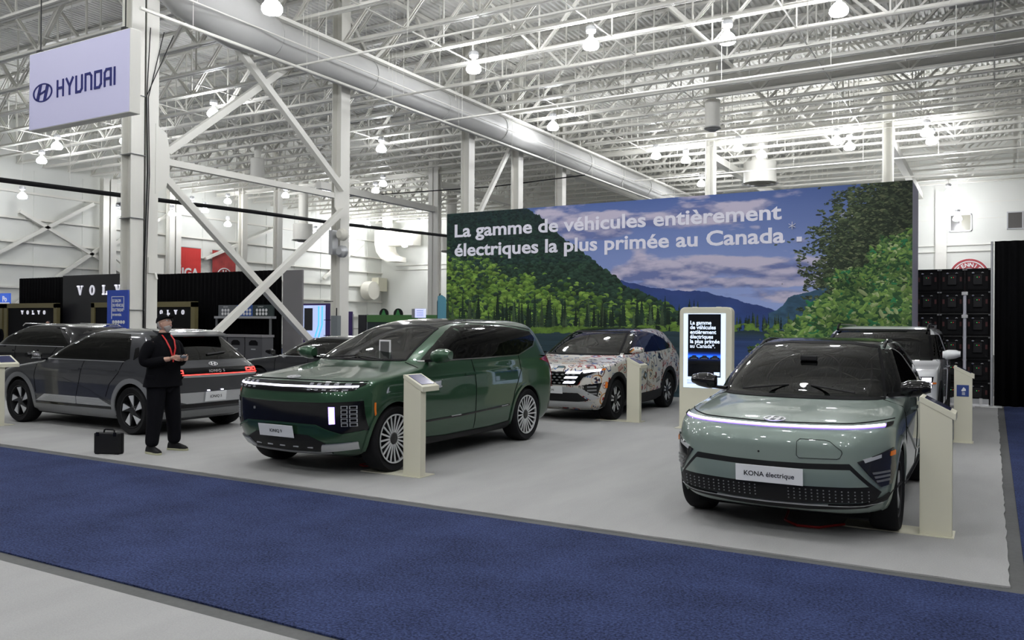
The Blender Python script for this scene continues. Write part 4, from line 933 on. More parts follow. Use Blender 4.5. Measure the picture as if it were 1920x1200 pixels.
    w = wheel_proto(.365, .262, 'turbine', .255); place_wheels(root, 1.48, -1.52, .815, .365, w)
    return root
def put_text(o, sk, view, a, b, off=.026):
    p, n = sk.hit(view, a, b); y = -n; up = Vector((0, 0, 1)); x = y.cross(up).normalized(); z = x.cross(y)
    # text faces +z of its own frame
    o.rotation_euler = Matrix((x, z, n)).transposed().to_euler(); o.location = p+n*off+Vector((0, 0, -.022)); return o
# ------------------------------------------------------------------ printed artwork, drawn as arrays (flat print on real surfaces)
def vnoise(h, w, sy, sx, seed, octs=4, gain=.5):
    r = np.random.default_rng(seed); out = np.zeros((h, w)); amp = 1; tot = 0
    for o in range(octs):
        ny, nx = max(2, int(sy*2**o)+2), max(2, int(sx*2**o)+2); g = r.random((ny, nx))
        y = np.linspace(0, ny-1.001, h); x = np.linspace(0, nx-1.001, w); yi = y.astype(int); xi = x.astype(int)
        fy = (y-yi)[:, None]; fx = (x-xi)[None]; fy = fy*fy*(3-2*fy); fx = fx*fx*(3-2*fx)
        a = g[yi][:, xi]; b = g[yi][:, xi+1]; c = g[yi+1][:, xi]; d = g[yi+1][:, xi+1]
        out += amp*((a*(1-fx)+b*fx)*(1-fy)+(c*(1-fx)+d*fx)*fy); tot += amp; amp *= gain
    return out/tot
def image_mat(name, arr, rough=.5, emit=0, box=None, coat=0, spec=.5):
    h, w = arr.shape[:2]; im = bpy.data.images.new(name, w, h, alpha=False)
    px = np.ones((h, w, 4), np.float32); px[..., :3] = np.clip(arr, 0, 1); im.pixels.foreach_set(px.ravel()); im.pack()
    m = bpy.data.materials.new(name); m.use_nodes = True; nt = m.node_tree; b = nt.nodes['Principled BSDF']
    t = nt.nodes.new('ShaderNodeTexImage'); t.image = im
    if box:
        tc = nt.nodes.new('ShaderNodeTexCoord'); mp = nt.nodes.new('ShaderNodeMapping'); mp.inputs['Scale'].default_value = (1/box,)*3
        t.projection = 'BOX'; t.projection_blend = .1
        nt.links.new(tc.outputs['Object'], mp.inputs[0]); nt.links.new(mp.outputs[0], t.inputs[0])
    nt.links.new(t.outputs[0], b.inputs['Base Color']); b.inputs['Roughness'].default_value = rough; b.inputs['Coat Weight'].default_value = coat
    b.inputs['Specular IOR Level'].default_value = spec
    if emit: nt.links.new(t.outputs[0], b.inputs['Emission Color']); b.inputs['Emission Strength'].default_value = emit
    MAT[name] = m; return m
def uv_quad(name, corners, m, parent=None):
    """flat rectangle with 0-1 uv; corners bl, br, tr, tl"""
    me = bpy.data.meshes.new(name); me.from_pydata(corners, [], [(0, 1, 2, 3)]); uv = me.uv_layers.new()
    for i, c in enumerate([(0, 0), (1, 0), (1, 1), (0, 1)]): uv.data[i].uv = c
    return link(name, me, m, parent)
def sticker_art():
    n = 1400; A = np.ones((n, n, 3))*np.array([.80, .79, .76]); r = np.random.default_rng(11)
    yy, xx = np.mgrid[0:n, 0:n]
    cols = [(.55, .04, .04), (.03, .05, .22), (.70, .45, .06), (.03, .28, .33), (.02, .02, .02), (.25, .40, .60), (.62, .10, .05), (.30, .12, .04), (.05, .18, .40), (.82, .80, .75)]
    pts = []
    for tries in range(4000):
        x, y = r.random(2)*n; s = r.uniform(38, 78)
        if all((x-a)**2+(y-b)**2 > (.86*(s+c))**2 for a, b, c in pts): pts.append((x, y, s))
        if len(pts) > 190: break
    for x, y, s in pts:
        x0, x1, y0, y1 = [int(v) for v in (max(0, x-s*1.3), min(n, x+s*1.3), max(0, y-s*1.3), min(n, y+s*1.3))]
        X = (xx[y0:y1, x0:x1]-x)/s; Y = (yy[y0:y1, x0:x1]-y)/s; a = r.uniform(-.5, .5); X, Y = X*math.cos(a)-Y*math.sin(a), X*math.sin(a)+Y*math.cos(a)
        V = A[y0:y1, x0:x1]; k = r.integers(0, 7); c1, c2, c3 = [np.array(cols[i]) for i in r.choice(len(cols), 3, replace=False)]
        R = np.hypot(X, Y); T = np.arctan2(Y, X)
        if k == 0: V[R < .95] = c1; V[R < .80] = (.8, .79, .76); V[(R < .55) & (np.sin(3*T+a) > -.2)] = c2; V[R < .2] = c3
        elif k == 1: V[(abs(X) < .75-.35*np.maximum(0, -Y)) & (abs(Y) < .95)] = c1; V[(abs(X) < .55-.3*np.maximum(0, -Y)) & (abs(Y) < .75)] = (.8, .79, .76); V[(abs(X) < .4) & (abs(Y) < .12)] = c2; V[(abs(X) < .12) & (abs(Y) < .55)] = c2
        elif k == 2: V[(R < .7+.22*np.sin(5*T+x))] = c1; V[(R < .45+.2*np.sin(5*T+x))] = c2
        elif k == 3: V[(abs(Y-.3*np.sin(3*X)) < .28) & (abs(X) < 1.1)] = c1; V[(abs(Y-.3*np.sin(3*X)) < .12) & (abs(X) < 1.0)] = (.8, .79, .76)
        elif k == 4: V[(abs(X)*.8+abs(Y) < .8)] = c1; V[(abs(X-.1)+abs(Y) < .5)] = c2; V[(R < .2)] = (.8, .79, .76)
        elif k == 5:
            for j in range(4): V[(abs(X+.75-.5*j) < .17) & (abs(Y) < .42) & ~((abs(X+.75-.5*j) < .07) & (abs(Y-.1) < .2))] = c1
        else: V[(R < .9) & (Y < .25+.4*np.sin(4*X))] = c1; V[(R < .62) & (Y < .05+.3*np.sin(4*X))] = c2; V[((X-.2)**2+(Y-.45)**2 < .06)] = c3
    return A
image_mat('sticker_wrap', sticker_art(), .35, box=2.3, coat=.6)

# ================================================================== sticker covered suv
def build_tucson():
    root = empty('car', (-6.80, 15.39, 0), -PI/2, 'white SUV covered all over in colourful badge stickers, behind the dark green SUV', 'car')
    R = (.05, .3, .25)
    C = [(.20, 2.0, -2.0, .78, .10, .3, .25)+R, (.28, 2.18, -2.18, .88, .13, .34, .34)+R, (.45, 2.28, -2.27, .922, .14, .34, .38)+R, (.65, 2.32, -2.31, .932, .15, .34, .40)+R, (.86, 2.31, -2.32, .935, .16, .36, .40)+R,
         (.97, 2.24, -2.30, .93, .17, .38, .42)+R, (1.01, 2.1, -2.29, .925, .18, .4, .44)+R, (1.06, 1.75, -2.27, .915, .22, .4, .44)+R, (1.11, 1.42, -2.25, .90, .25, .38, .38)+R, (1.16, 1.22, -2.22, .885, .27, .34, .30)+R,
         (1.30, .92, -2.12, .83, .26, .3, .24)+R, (1.44, .60, -1.98, .77, .24, .26, .2)+R, (1.55, .30, -1.85, .71, .22, .24, .16)+R, (1.62, .02, -1.7, .62, .18, .2, .12)+R, (1.655, -.3, -1.45, .48, .14, .2, .1)+R, (1.668, -.6, -1.1, .3, .1, .12, .1)+R]
    win = [[(1.02, 1.20), (.86, 1.30), (.60, 1.43), (.30, 1.515), (.06, 1.545), (.02, 1.20)], [(-.05, 1.20), (.0, 1.55), (-.5, 1.56), (-.82, 1.53), (-.90, 1.215)], [(-.96, 1.22), (-.88, 1.525), (-1.30, 1.42), (-1.55, 1.30), (-1.45, 1.245)]]
    scr = [(-.72, 1.18), (.72, 1.18), (.64, 1.38), (.55, 1.555), (-.55, 1.555), (-.64, 1.38)]
    body, sk = car_body(root, C, 'sticker_wrap', [(1.42, .37), (-1.335, .37)], .43, win, scr, None, (.5, 1.58, .05))
    sk.patch('windscreen', grow(scr, .03), 'front', 'glass_clear', root, off=.002, th=.003, step=.045)
    fr = grow(scr, .03); sk.line('screen_surround', fr+[fr[0]], 'front', 'frit', root, w=.03, off=.004)
    for v in ('left', 'right'):
        sk.patch('side_window', [(1.12, 1.185), (.88, 1.325), (.60, 1.46), (.30, 1.545), (.0, 1.58), (-.5, 1.59), (-.9, 1.55), (-1.32, 1.45), (-1.62, 1.30), (-1.5, 1.23), (-.9, 1.195)], v, 'glass_dark', root, off=.002, th=.003, step=.045)
        arch_trim(root, sk, v, 1.42, .37, .425, .50, 'black_plastic'); arch_trim(root, sk, v, -1.335, .37, .425, .50, 'black_plastic')
        sk.patch('sill_cladding', [(.93, .22), (-.84, .22), (-.86, .44), (-.5, .42), (.6, .40), (.95, .42)], v, 'black_plastic', root, th=.012)
        seam(sk, root, [(.0, 1.18), (-.03, .8), (-.03, .42)], v); seam(sk, root, [(-.98, 1.2), (-.96, .9), (-.84, .6), (-.8, .42)], v); seam(sk, root, [(1.0, 1.18), (1.02, .8), (.96, .44)], v)
        handle(sk, root, .12, 1.0, v, 'sticker_wrap'); handle(sk, root, -.8, 1.02, v, 'sticker_wrap')
        s = 1 if v == 'left' else -1
        car_mirror(root, .86, s*.90, 1.235, 'sticker_wrap', s, .2, .15, .2)
        sk.patch('side_marker', [(1.86, .6), (1.92, .61), (1.90, .72), (1.85, .70)], v, 'amber', root, th=.006)
    sk.patch('roof_panel', [(.2, -.55), (.25, 0), (.2, .55), (-.4, .6), (-1.5, .5), (-1.5, -.5), (-.4, -.6)], 'top', 'black_gloss', root, off=.001, th=.003, step=.14)
    g = sk.patch('grille', [(-.80, .89), (.80, .89), (.62, .80), (.52, .66), (-.52, .66), (-.62, .80)], 'front', 'black_gloss', root, off=.004, th=.008, step=.05)
    for r in range(4):
        for k in range(9):
            y = -.4+k*.1+(.05 if r % 2 else 0); z = .69+r*.05
            if abs(y) < .5: sk.patch('grille_facet', [(y-.035, z), (y, z-.014), (y+.035, z), (y, z+.014)], 'front', 'silver_dark', g, off=.01, th=.008, smooth=False)
    for s in (1, -1):
        for z, a, b in ((.875, .30, .56), (.79, .28, .50), (.705, .26, .46)):
            sk.patch('running_light', [(s*a, z-.02), (s*b, z-.016), (s*(b+.03), z+.022), (s*(a+.03), z+.018)], 'front', 'led_white', g, off=.012, th=.008)
        sk.patch('running_light', [(s*.62, .87), (s*.84, .905), (s*.84, .935), (s*.60, .905)], 'front', 'led_white', root, off=.008, th=.008)
        sk.patch('amber_lamp', [(s*.85, .915), (s*.88, .92), (s*.88, .945), (s*.85, .94)], 'front', 'amber', root, off=.008, th=.008)
        h = sk.patch('headlight', [(s*.62, .66), (s*.86, .70), (s*.80, .44), (s*.70, .40)], 'front', 'black_gloss', root, off=.006, th=.008, step=.05)
        for k in range(3): sk.patch('reflector', [(s*.68, .50+k*.06), (s*.80, .505+k*.06), (s*.80, .53+k*.06), (s*.68, .525+k*.06)], 'front', 'silver_dark', h, off=.014, th=.004)
    sk.patch('bumper_guard', [(-.84, .44), (-.60, .60), (-.42, .625), (.42, .625), (.60, .60), (.84, .44), (.72, .40), (.56, .53), (-.56, .53), (-.72, .40)], 'front', 'silver', root, off=.006, th=.012, step=.05)
    sk.patch('lower_grille', [(-.52, .52), (.52, .52), (.68, .39), (.5, .37), (-.5, .37), (-.68, .39)], 'front', 'black_plastic', root, off=.003, th=.006, step=.06)
    sk.patch('skid_plate', [(-.74, .37), (.74, .37), (.66, .27), (-.66, .27)], 'front', 'silver', root, off=.006, th=.012, step=.06)
    e = emblem('emblem', root, 'badge', .17, .09); put_on(e, sk, 'front', 0, .955, .004)
    plate(root, sk, 'front', 0, .575, 'TUCSON', .53, .13, .05, off=.03)
    interior(root, (1.1, .4, -.5), .7, .52, 1.22)
    MB().box(-1.8, -.7, .17, 1.8, .7, .24).build('underbody', 'black_matte', root)
    w = wheel_proto(.37, .25, 'split_dark', .235); place_wheels(root, 1.42, -1.335, .80, .37, w)

# ================================================================== white boxy suv behind the sage car
def build_santafe():
    root = empty('car', (-1.63, 15.62, 0), -PI/2, 'white boxy SUV with roof rails and H-shaped headlights, partly hidden by the sage green car', 'car')
    R = (.03, .18, .12)
    C = [(.22, 2.2, -2.2, .84, .05, .25, .2)+R, (.30, 2.34, -2.34, .92, .06, .26, .22)+R, (.55, 2.40, -2.41, .945, .07, .26, .24)+R, (.85, 2.415, -2.415, .95, .07, .26, .24)+R, (1.02, 2.39, -2.41, .95, .08, .28, .26)+R, (1.08, 2.30, -2.41, .945, .08, .30, .30)+R,
         (1.12, 1.95, -2.40, .94, .10, .32, .34)+R, (1.15, 1.55, -2.40, .935, .12, .32, .32)+R, (1.19, 1.30, -2.39, .925, .16, .28, .24)+R, (1.34, 1.02, -2.37, .885, .16, .22, .16)+R, (1.50, .74, -2.34, .84, .15, .2, .14)+R, (1.62, .50, -2.31, .80, .14, .18, .12)+R,
         (1.69, .22, -2.24, .72, .12, .16, .1)+R, (1.725, -.1, -2.1, .56, .1, .14, .1)+R, (1.735, -.6, -1.7, .3, .05, .1, .1)+R]
    win = [[(1.1, 1.23), (.62, 1.56), (.1, 1.59), (.06, 1.23)], [(-.0, 1.23), (.02, 1.59), (-.9, 1.58), (-.92, 1.23)], [(-1.0, 1.24), (-.98, 1.58), (-1.8, 1.56), (-1.82, 1.25)]]
    scr = [(-.78, 1.22), (.78, 1.22), (.69, 1.64), (-.69, 1.64)]
    body, sk = car_body(root, C, 'paint_white', [(1.46, .38), (-1.36, .38)], .44, win, scr, None, (.5, 1.66, .05))
    sk.patch('windscreen', [(-.81, 1.195), (.81, 1.195), (.72, 1.665), (-.72, 1.665)], 'front', 'glass_mid', root, off=.002, th=.003, step=.045)
    sk.line('screen_surround', [(-.80, 1.2), (-.71, 1.66), (.71, 1.66), (.80, 1.2)], 'front', 'frit', root, w=.03, off=.004)
    for v in ('left', 'right'):
        sk.patch('side_window', [(1.2, 1.21), (.66, 1.59), (-1.85, 1.59), (-1.9, 1.22)], v, 'glass_dark', root, off=.002, th=.003, step=.045)
        arch_trim(root, sk, v, 1.46, .38, .435, .53, 'black_plastic'); arch_trim(root, sk, v, -1.36, .38, .435, .53, 'black_plastic')
        sk.patch('sill_cladding', [(.95, .25), (-.85, .25), (-.85, .46), (.95, .46)], v, 'black_plastic', root, th=.012)
        for pts in ([(1.02, 1.2), (1.05, .5)], [(.03, 1.2), (.0, .46)], [(-.96, 1.2), (-.9, .5)]): seam(sk, root, pts, v)
        handle(sk, root, .12, 1.04, v, 'paint_white'); handle(sk, root, -.8, 1.04, v, 'paint_white')
        s = 1 if v == 'left' else -1
        car_mirror(root, .86, s*.89, 1.28, 'paint_white', s, .2, .17, .22)
        MB().tube([(.35, s*.70, 1.665), (.28, s*.70, 1.735), (.1, s*.70, 1.765), (-1.7, s*.70, 1.755), (-1.9, s*.69, 1.69)], .02, 8).build('roof_rail', 'black_gloss', root, smooth=True)
        sk.patch('side_vent', [(1.13, .72), (1.19, .72), (1.19, .79), (1.13, .79)], v, 'silver', root)
    g = sk.patch('grille', [(-.88, 1.0), (.88, 1.0), (.86, .83), (.6, .80), (-.6, .80), (-.86, .83)], 'front', 'black_gloss', root, off=.004, th=.008, step=.06)
    for s in (1, -1):
        for a, b, c, d in ((.56, .985, .72, .925), (.56, .89, .72, .84), (.74, .985, .85, .93), (.74, .885, .85, .84), (.50, .915, .86, .895)):
            sk.patch('headlight', [(s*a, d), (s*c, d), (s*c, b), (s*a, b)], 'front', 'led_white', g, off=.012, th=.008, smooth=False)
        sk.patch('amber_lamp', [(s*.86, .895), (s*.91, .895), (s*.91, .92), (s*.86, .92)], 'front', 'amber', root, off=.008, th=.008)
    sk.patch('lower_grille', [(-.8, .72), (.8, .72), (.84, .45), (-.84, .45)], 'front', 'black_plastic', root, off=.004, th=.008)
    sk.patch('grille_frame', [(.60, .74), (.86, .74), (.86, .50), (.60, .50)], 'front', 'white_paint', root, off=.01, th=.008)
    sk.patch('grille_frame_inset', [(.63, .71), (.83, .71), (.83, .53), (.63, .53)], 'front', 'black_plastic', root, off=.018, th=.006)
    sk.patch('skid_plate', [(-.7, .38), (.7, .38), (.65, .28), (-.65, .28)], 'front', 'silver', root, off=.006, th=.012)
    interior(root, (1.2, .45, -.5), .74, .55, 1.3)
    MB().box(-2.0, -.75, .2, 2.0, .75, .26).build('underbody', 'black_matte', root)
    w = wheel_proto(.38, .26, 'split_dark', .245); place_wheels(root, 1.46, -1.36, .82, .38, w)

# ================================================================== dark cars in the second row
def build_dark(name_label, loc, rz, L, Wd, H, zc, mpaint, suv):
    root = empty('car', loc, rz, name_label, 'car'); h = L/2; R = (.06, .3, .25); w = Wd/2
    k = H
    hood = [(zc-.12, h-.10), (zc-.08, h-.28), (zc-.04, h-.6), (zc, h-.98), (zc+.04, h-1.2)]
    tail = -.05 if suv else -.45
    C = [(.19, h-.35, -h+.3, w-.16, .1, .3, .25)+R, (.27, h-.16, -h+.14, w-.05, .13, .34, .34)+R, (.45, h-.05, -h+.05, w-.01, .14, .34, .38)+R, (.68, h, -h, w, .15, .36, .40)+R]
    C += [(z, x, -h+.02+(0 if suv else .02*i), w-.006*i, .17+.02*i, .38, .42)+R for i, (z, x) in enumerate(hood)]
    gh = H-(zc+.04)
    rows = ((.35, h-1.55, .12), (.65, h-1.95, .28), (.85, h-2.3, .48), (.95, h-2.65, .8), (1.0, h-3.0, 1.2)) if suv else ((.35, h-1.55, .62), (.65, h-1.85, .92), (.85, h-2.1, 1.2), (.95, h-2.3, 1.42), (1.0, h-2.5, 1.65))
    for i, (t, x, xr) in enumerate(rows):
        rear = -h+xr
        C.append((zc+.04+gh*t, x, rear, [w-.1, w-.18, w-.26, w-.38, w-.6][i], .24-.03*i, .28-.03*i, .22-.03*i)+R)
    z0 = zc+.045; z1 = H-gh*.2; xf = h-1.35; xr = -h+(.45 if suv else .85)
    win = [[(xf, z0), (h-(1.95 if suv else 1.80), z0+gh*.50), (h-(2.35 if suv else 2.15), z1-.02), (.02, z1), (-.02, z0)], [(-.1, z0), (-.06, z1), (xr+.45, z1-.03), (xr, z0+.05)]]
    scr = [(-w+.22, z0+.02), (w-.22, z0+.02), (w-.36, z1), (-w+.36, z1)]
    wx = h-.9; wr = -h+.95
    body, sk = car_body(root, C, mpaint, [(wx, .36), (wr, .36)], .42, win, scr, None, (.5, H-.09, .05))
    sk.patch('windscreen', grow(scr, .03), 'front', 'glass_mid', root, off=.002, th=.003, step=.045)
    for v in ('left', 'right'):
        s = 1 if v == 'left' else -1
        sk.patch('side_window', [(xf+.12, z0-.015), (h-(1.95 if suv else 1.80), z0+gh*.58), (h-(2.35 if suv else 2.15), z1+.015), (.0, z1+.035), (xr+.5, z1+.005), (xr-.12, z0+.03), (xr, z0-.015)], v, 'glass_dark' if suv else 'glass_mid', root, off=.002, th=.003, step=.045)
        sk.line('window_trim', [(xf+.12, z0-.025), (xr, z0-.025)], v, 'silver', root, w=.012, off=.003)
        for pts in ([(xf-.1, z0-.03), (xf-.05, .4)], [(-.06, z0-.03), (-.05, .36)], [(xr+.25, z0-.03), (wr+.45, .5)]): seam(sk, root, pts, v)
        handle(sk, root, .12, zc-.1, v, mpaint); handle(sk, root, -.85, zc-.08, v, mpaint)
        car_mirror(root, xf-.12, s*(w-.04), z0+.05, 'black_gloss', s, .18, .13, .18)
        sk.patch('sill_cladding', [(wx-.45, .22), (wr+.45, .22), (wr+.43, .33), (wx-.43, .33)], v, 'black_plastic', root, th=.01)
        o = sk.patch('headlight', [(s*.5, zc-.18), (s*(w-.06), zc-.15), (s*(w-.04), zc-.26), (s*.55, zc-.26)], 'front', 'lens', root, off=.005, th=.008)
        sk.patch('running_light', [(s*.55, zc-.21), (s*(w-.08), zc-.18), (s*(w-.08), zc-.215), (s*.55, zc-.24)], 'front', 'led_white', o, off=.014, th=.004)
        sk.patch('tail_lamp', [(s*.5, zc-.1), (s*(w-.05), zc-.1), (s*(w-.05), zc-.2), (s*.5, zc-.2)], 'rear', 'red_lens', root)
    sk.patch('grille', [(-.5, zc-.28), (.5, zc-.28), (.45, .45), (-.45, .45)], 'front', 'black_plastic', root, off=.004, th=.008)
    interior(root, (xf-.1, .35, -.6), w-.25, .48, z0+.1, mat_='interior_grey' if not suv else 'interior')
    MB().box(-h+.5, -w+.25, .17, h-.5, w-.25, .24).build('underbody', 'black_matte', root)
    pr = wheel_proto(.36, .25, 'five', .23); place_wheels(root, wx, wr, w-.13, .36, pr)
    return root, sk
def build_row2():
    r, sk = build_dark('glossy black SUV behind the grey hatchback, in front of the black booth', (-19.7, 11.85, 0), PI, 4.75, 1.92, 1.66, 1.13, 'paint_black', True)
    for s in (1, -1):
        MB().tube([(.1, s*.68, 1.60), (0, s*.68, 1.66), (-1.5, s*.66, 1.64), (-1.7, s*.65, 1.57)], .015, 6).build('roof_rail', 'chrome', r, smooth=True)
    build_dark('dark grey saloon car between the grey hatchback and the green SUV', (-12.6, 13.95, 0), PI, 4.7, 1.84, 1.44, .98, 'paint_charcoal', False)
# ------------------------------------------------------------------ the photographer
mat('skin', (.52, .31, .23), .5); mat('cloth_black', (.005, .005, .0065), .95, bump=(60, .3), spec=.1); mat('cloth_suit', (.006, .006, .008), .95, bump=(40, .3), spec=.1)
mat('beard', (.42, .40, .38), .9, bump=(220, .6)); mat('shoe', (.006, .006, .007), .6, spec=.3); mat('sole', (.45, .45, .30), .6); mat('lanyard', (.62, .03, .03), .6)
mat('device', (.12, .14, .17), .35); mat('lip', (.30, .10, .09), .5)
def skin_mesh(name, nodes, edges, m, parent, sub=2, root=0):
    me = bpy.data.meshes.new(name); me.from_pydata([n[:3] for n in nodes], edges, [])
    o = link(name, me, m, parent); o.modifiers.new('s', 'SKIN')
    for i, v in enumerate(me.skin_vertices[0].data):
        r = nodes[i][3]; v.radius = r if isinstance(r, tuple) else (r, r); v.use_root = (i == root)
    s = o.modifiers.new('sub', 'SUBSURF'); s.levels = sub; s.render_levels = sub
    dg = bpy.context.evaluated_depsgraph_get(); ev = bpy.data.meshes.new_from_object(o.evaluated_get(dg)); o.modifiers.clear(); o.data = ev
    ev.materials.clear(); ev.materials.append(MAT[m]); ev.shade_smooth(); return o
def chain(*idx): return [(idx[i], idx[i+1]) for i in range(len(idx)-1)]
def build_person():
    P = empty('person', (-9.50, 7.20, 0), math.radians(3), 'man in black suit and cap holding a remote controller, wearing glasses and a red lanyard', 'person')
    hips = (0, 0, .96)
    # body: one skinned surface (torso, neck, arms)
    N = [(0, 0, .96, .115), (0, 0, 1.10, .12), (.01, 0, 1.25, .125), (.0, 0, 1.40, .12), (-.01, 0, 1.50, .08), (.005, 0, 1.57, .068), (.02, 0, 1.63, .066),
         (-.01, .16, 1.42, .055), (-.03, .255, 1.19, .047), (.24, .10, 1.235, .033), (.27, .085, 1.24, .03),
         (-.01, -.16, 1.42, .055), (-.03, -.255, 1.19, .047), (.24, -.13, 1.235, .033), (.27, -.115, 1.24, .03),
         (.0, .10, .90, .085), (.02, .15, .50, .06), (.0, .185, .12, .042), (0, -.10, .90, .085), (.03, -.15, .50, .06), (.02, -.185, .12, .042)]
    E = chain(0, 1, 2, 3, 4, 5, 6)+chain(3, 7, 8, 9, 10)+chain(3, 11, 12, 13, 14)+chain(0, 15, 16, 17)+chain(0, 18, 19, 20)
    skin_mesh('body', N, E, 'skin', P)
    # trousers
    N = [(0, 0, 1.0, .15), (.0, .105, .88, .135), (.02, .15, .50, .105), (.0, .185, .20, .088), (-.005, .188, .075, .092), (0, -.105, .88, .135), (.03, -.15, .50, .105), (.02, -.185, .20, .088), (.015, -.188, .075, .092)]
    skin_mesh('trousers', N, chain(0, 1, 2, 3, 4)+chain(0, 5, 6, 7, 8), 'cloth_suit', P)
    # jacket with sleeves
    v = []; f = []; n = 28; rings = [(.865, .172, .262, -.01), (.872, .180, .268, -.01), (.95, .170, .252, -.01), (1.05, .160, .228, 0), (1.16, .158, .220, .01), (1.28, .160, .226, .01), (1.38, .150, .226, .0), (1.44, .130, .212, -.005), (1.485, .105, .165, -.01), (1.52, .082, .100, -.008), (1.54, .072, .078, 0)]
    for z, rx, ry, cx in rings:
        for q in range(n):
            a = 2*PI*q/n; e = 1+.012*math.sin(7*a+z*14)*(1 if z < 1.3 else .3)
            v.append((cx+rx*e*math.copysign(abs(math.cos(a))**.85, math.cos(a)), ry*e*math.copysign(abs(math.sin(a))**.85, math.sin(a)), z))
    f = [(i*n+q, i*n+(q+1) % n, (i+1)*n+(q+1) % n, (i+1)*n+q) for i in range(len(rings)-1) for q in range(n)]+[tuple(range(n))[::-1]]
    j = MB().add(v, f).build('jacket', 'cloth_black', P, smooth=True); j.data.shade_smooth()
    for s in (1, -1):
        d = .018*(-s)
        skin_mesh('sleeve', [(-.01, s*.15, 1.425, .095), (-.012, s*.215, 1.395, .098), (-.03, s*.275, 1.27, .088), (-.03, s*.29, 1.18, .082), (.06, s*.245+d, 1.185, .072), (.15, s*.185+d, 1.208, .062), (.215, s*.145+d, 1.225, .058)], chain(0, 1, 2, 3, 4, 5, 6), 'cloth_black', j)
    for s in (1, -1):     # lapels and collar
        if s > 5: MB().prism([(s*.02, 1.20), (s*.055, 1.44), (s*.085, 1.47), (s*.11, 1.40), (s*.08, 1.37)], .150, .162, 'x').build('lapel', 'cloth_suit', j)
        MB().bar((-.02, s*.255, 1.0), (.10, s*.215, .995), .012, .05).build('pocket_flap', 'cloth_suit', j)
    MB().lathe([(.085, 1.50), (.078, 1.54), (.074, 1.575), (.062, 1.572)], 20, c=(.008, 0, 0)).build('shirt_collar', 'cloth_suit', P, smooth=True)
    # lanyard
    l = MB()
    for s in (1, -1):
        pts = [Vector((.05, s*.068, 1.545)), Vector((.122, s*.066, 1.475)), Vector((.172, s*.042, 1.37)), Vector((.180, s*.006, 1.25))]
        for i in range(3): l.bar(pts[i], pts[i+1], .022, .004, up=(1, 0, 0))
    l.bar((.181, 0, 1.255), (.183, 0, 1.19), .018, .004, up=(1, 0, 0)); l.build('lanyard', 'lanyard', P)
    # shoes
    for s, y, x in ((1, .19, .0), (-1, -.19, .015)):
        v = []; prof = [(-.09, .035, .085), (-.05, .042, .10), (0, .042, .105), (.06, .043, .078), (.12, .048, .06), (.17, .044, .045), (.20, .025, .03)]
        mb = MB(); n = 10
        for (xx, w, h) in prof:
            for q in range(n):
                a = PI*q/(n-1); v.append((xx, w*math.cos(a), .022+h*math.sin(a)))
        f = [(i*n+q, i*n+q+1, (i+1)*n+q+1, (i+1)*n+q) for i in range(len(prof)-1) for q in range(n-1)]+[tuple(range(n)), tuple((len(prof)-1)*n+q for q in range(n))]+[(i*n, (i+1)*n, (i+1)*n+n-1, i*n+n-1) for i in range(len(prof)-1)]
        mb.add(v, f); o = mb.build('shoe', 'shoe', P, smooth=True); o.location = (x, y, 0); o.rotation_euler = (0, 0, s*.16)
        MB().prism([(-.10, -.034), (-.05, -.045), (.1, -.05), (.17, -.045), (.21, -.02), (.21, .02), (.17, .045), (.1, .05), (-.05, .045), (-.10, .034)], 0, .026).build('sole', 'sole', o, bevel=.004)
    # hands
    for s in (1, -1):
        w = Vector((.255, s*.105-.008, 1.238)); palm = [(w.x, w.y, w.z, .028), (w.x+.035, w.y-s*.008, w.z+.012, (.034, .02)), (w.x+.07, w.y-s*.018, w.z+.02, (.036, .018))]
        N = list(palm); E = chain(0, 1, 2); L = [.062, .072, .068, .054]
        for k in range(4):
            off = (k-1.5)*.019; i = len(N); b = Vector((w.x+.075, w.y-s*.012, w.z+.018-off*1.0))
            c1 = b+Vector((L[k]*.45, -s*.006, -.004)); c2 = c1+Vector((L[k]*.16, -s*.030, -.006)); c3 = c2+Vector((-.012, -s*.022, -.002))
            N += [(*b, .0105), (*c1, .0098), (*c2, .009), (*c3, .008)]; E += [(2, i)]+chain(i, i+1, i+2, i+3)
        i = len(N); t = Vector((w.x+.03, w.y-s*.025, w.z+.028)); N += [(*t, .013), (t.x+.035, t.y-s*.022, t.z+.016, .0115), (t.x+.062, t.y-s*.028, t.z+.008, .0095)]; E += [(1, i)]+chain(i, i+1, i+2)
        skin_mesh('hand', N, E, 'skin', P)
    # head, looking up and to his left
    Hd = empty('head', (.022, 0, 1.665)); Hd.parent = P; Hd.rotation_euler = (0, math.radians(-20), math.radians(10))
    v = []; f = []; a_n = 28; b_n = 22
    for i in range(b_n+1):
        th = PI*i/b_n; cz = math.cos(th); sr = math.sin(th)
        for jx in range(a_n):
            ph = 2*PI*jx/a_n; x = sr*math.cos(ph); y = sr*math.sin(ph); X = x*.098; Y = y*.076; Z = cz*.125
            if cz < 0: Y *= 1-.28*(-cz)**1.5; X *= 1-.12*(-cz)
            if x > 0:
                X -= .012*math.exp(-((cz-.12)/.16)**2)*math.exp(-((abs(y)-.38)/.2)**2)       # eye sockets
                X += .026*math.exp(-((cz+.12)/.13)**2)*math.exp(-(y/.14)**2)                  # nose
                X += .006*math.exp(-((cz+.45)/.1)**2)*math.exp(-(y/.3)**2)                    # lips
                X += .008*math.exp(-((cz+.82)/.2)**2)*math.exp(-(y/.5)**2)                    # chin
            v.append((X, Y, Z+.03))
    for i in range(b_n):
        for jx in range(a_n): f.append((i*a_n+jx, (i+1)*a_n+jx, (i+1)*a_n+(jx+1) % a_n, i*a_n+(jx+1) % a_n))
    face = MB().add(v, f).build('face', 'skin', Hd, smooth=True); face.data.shade_smooth()
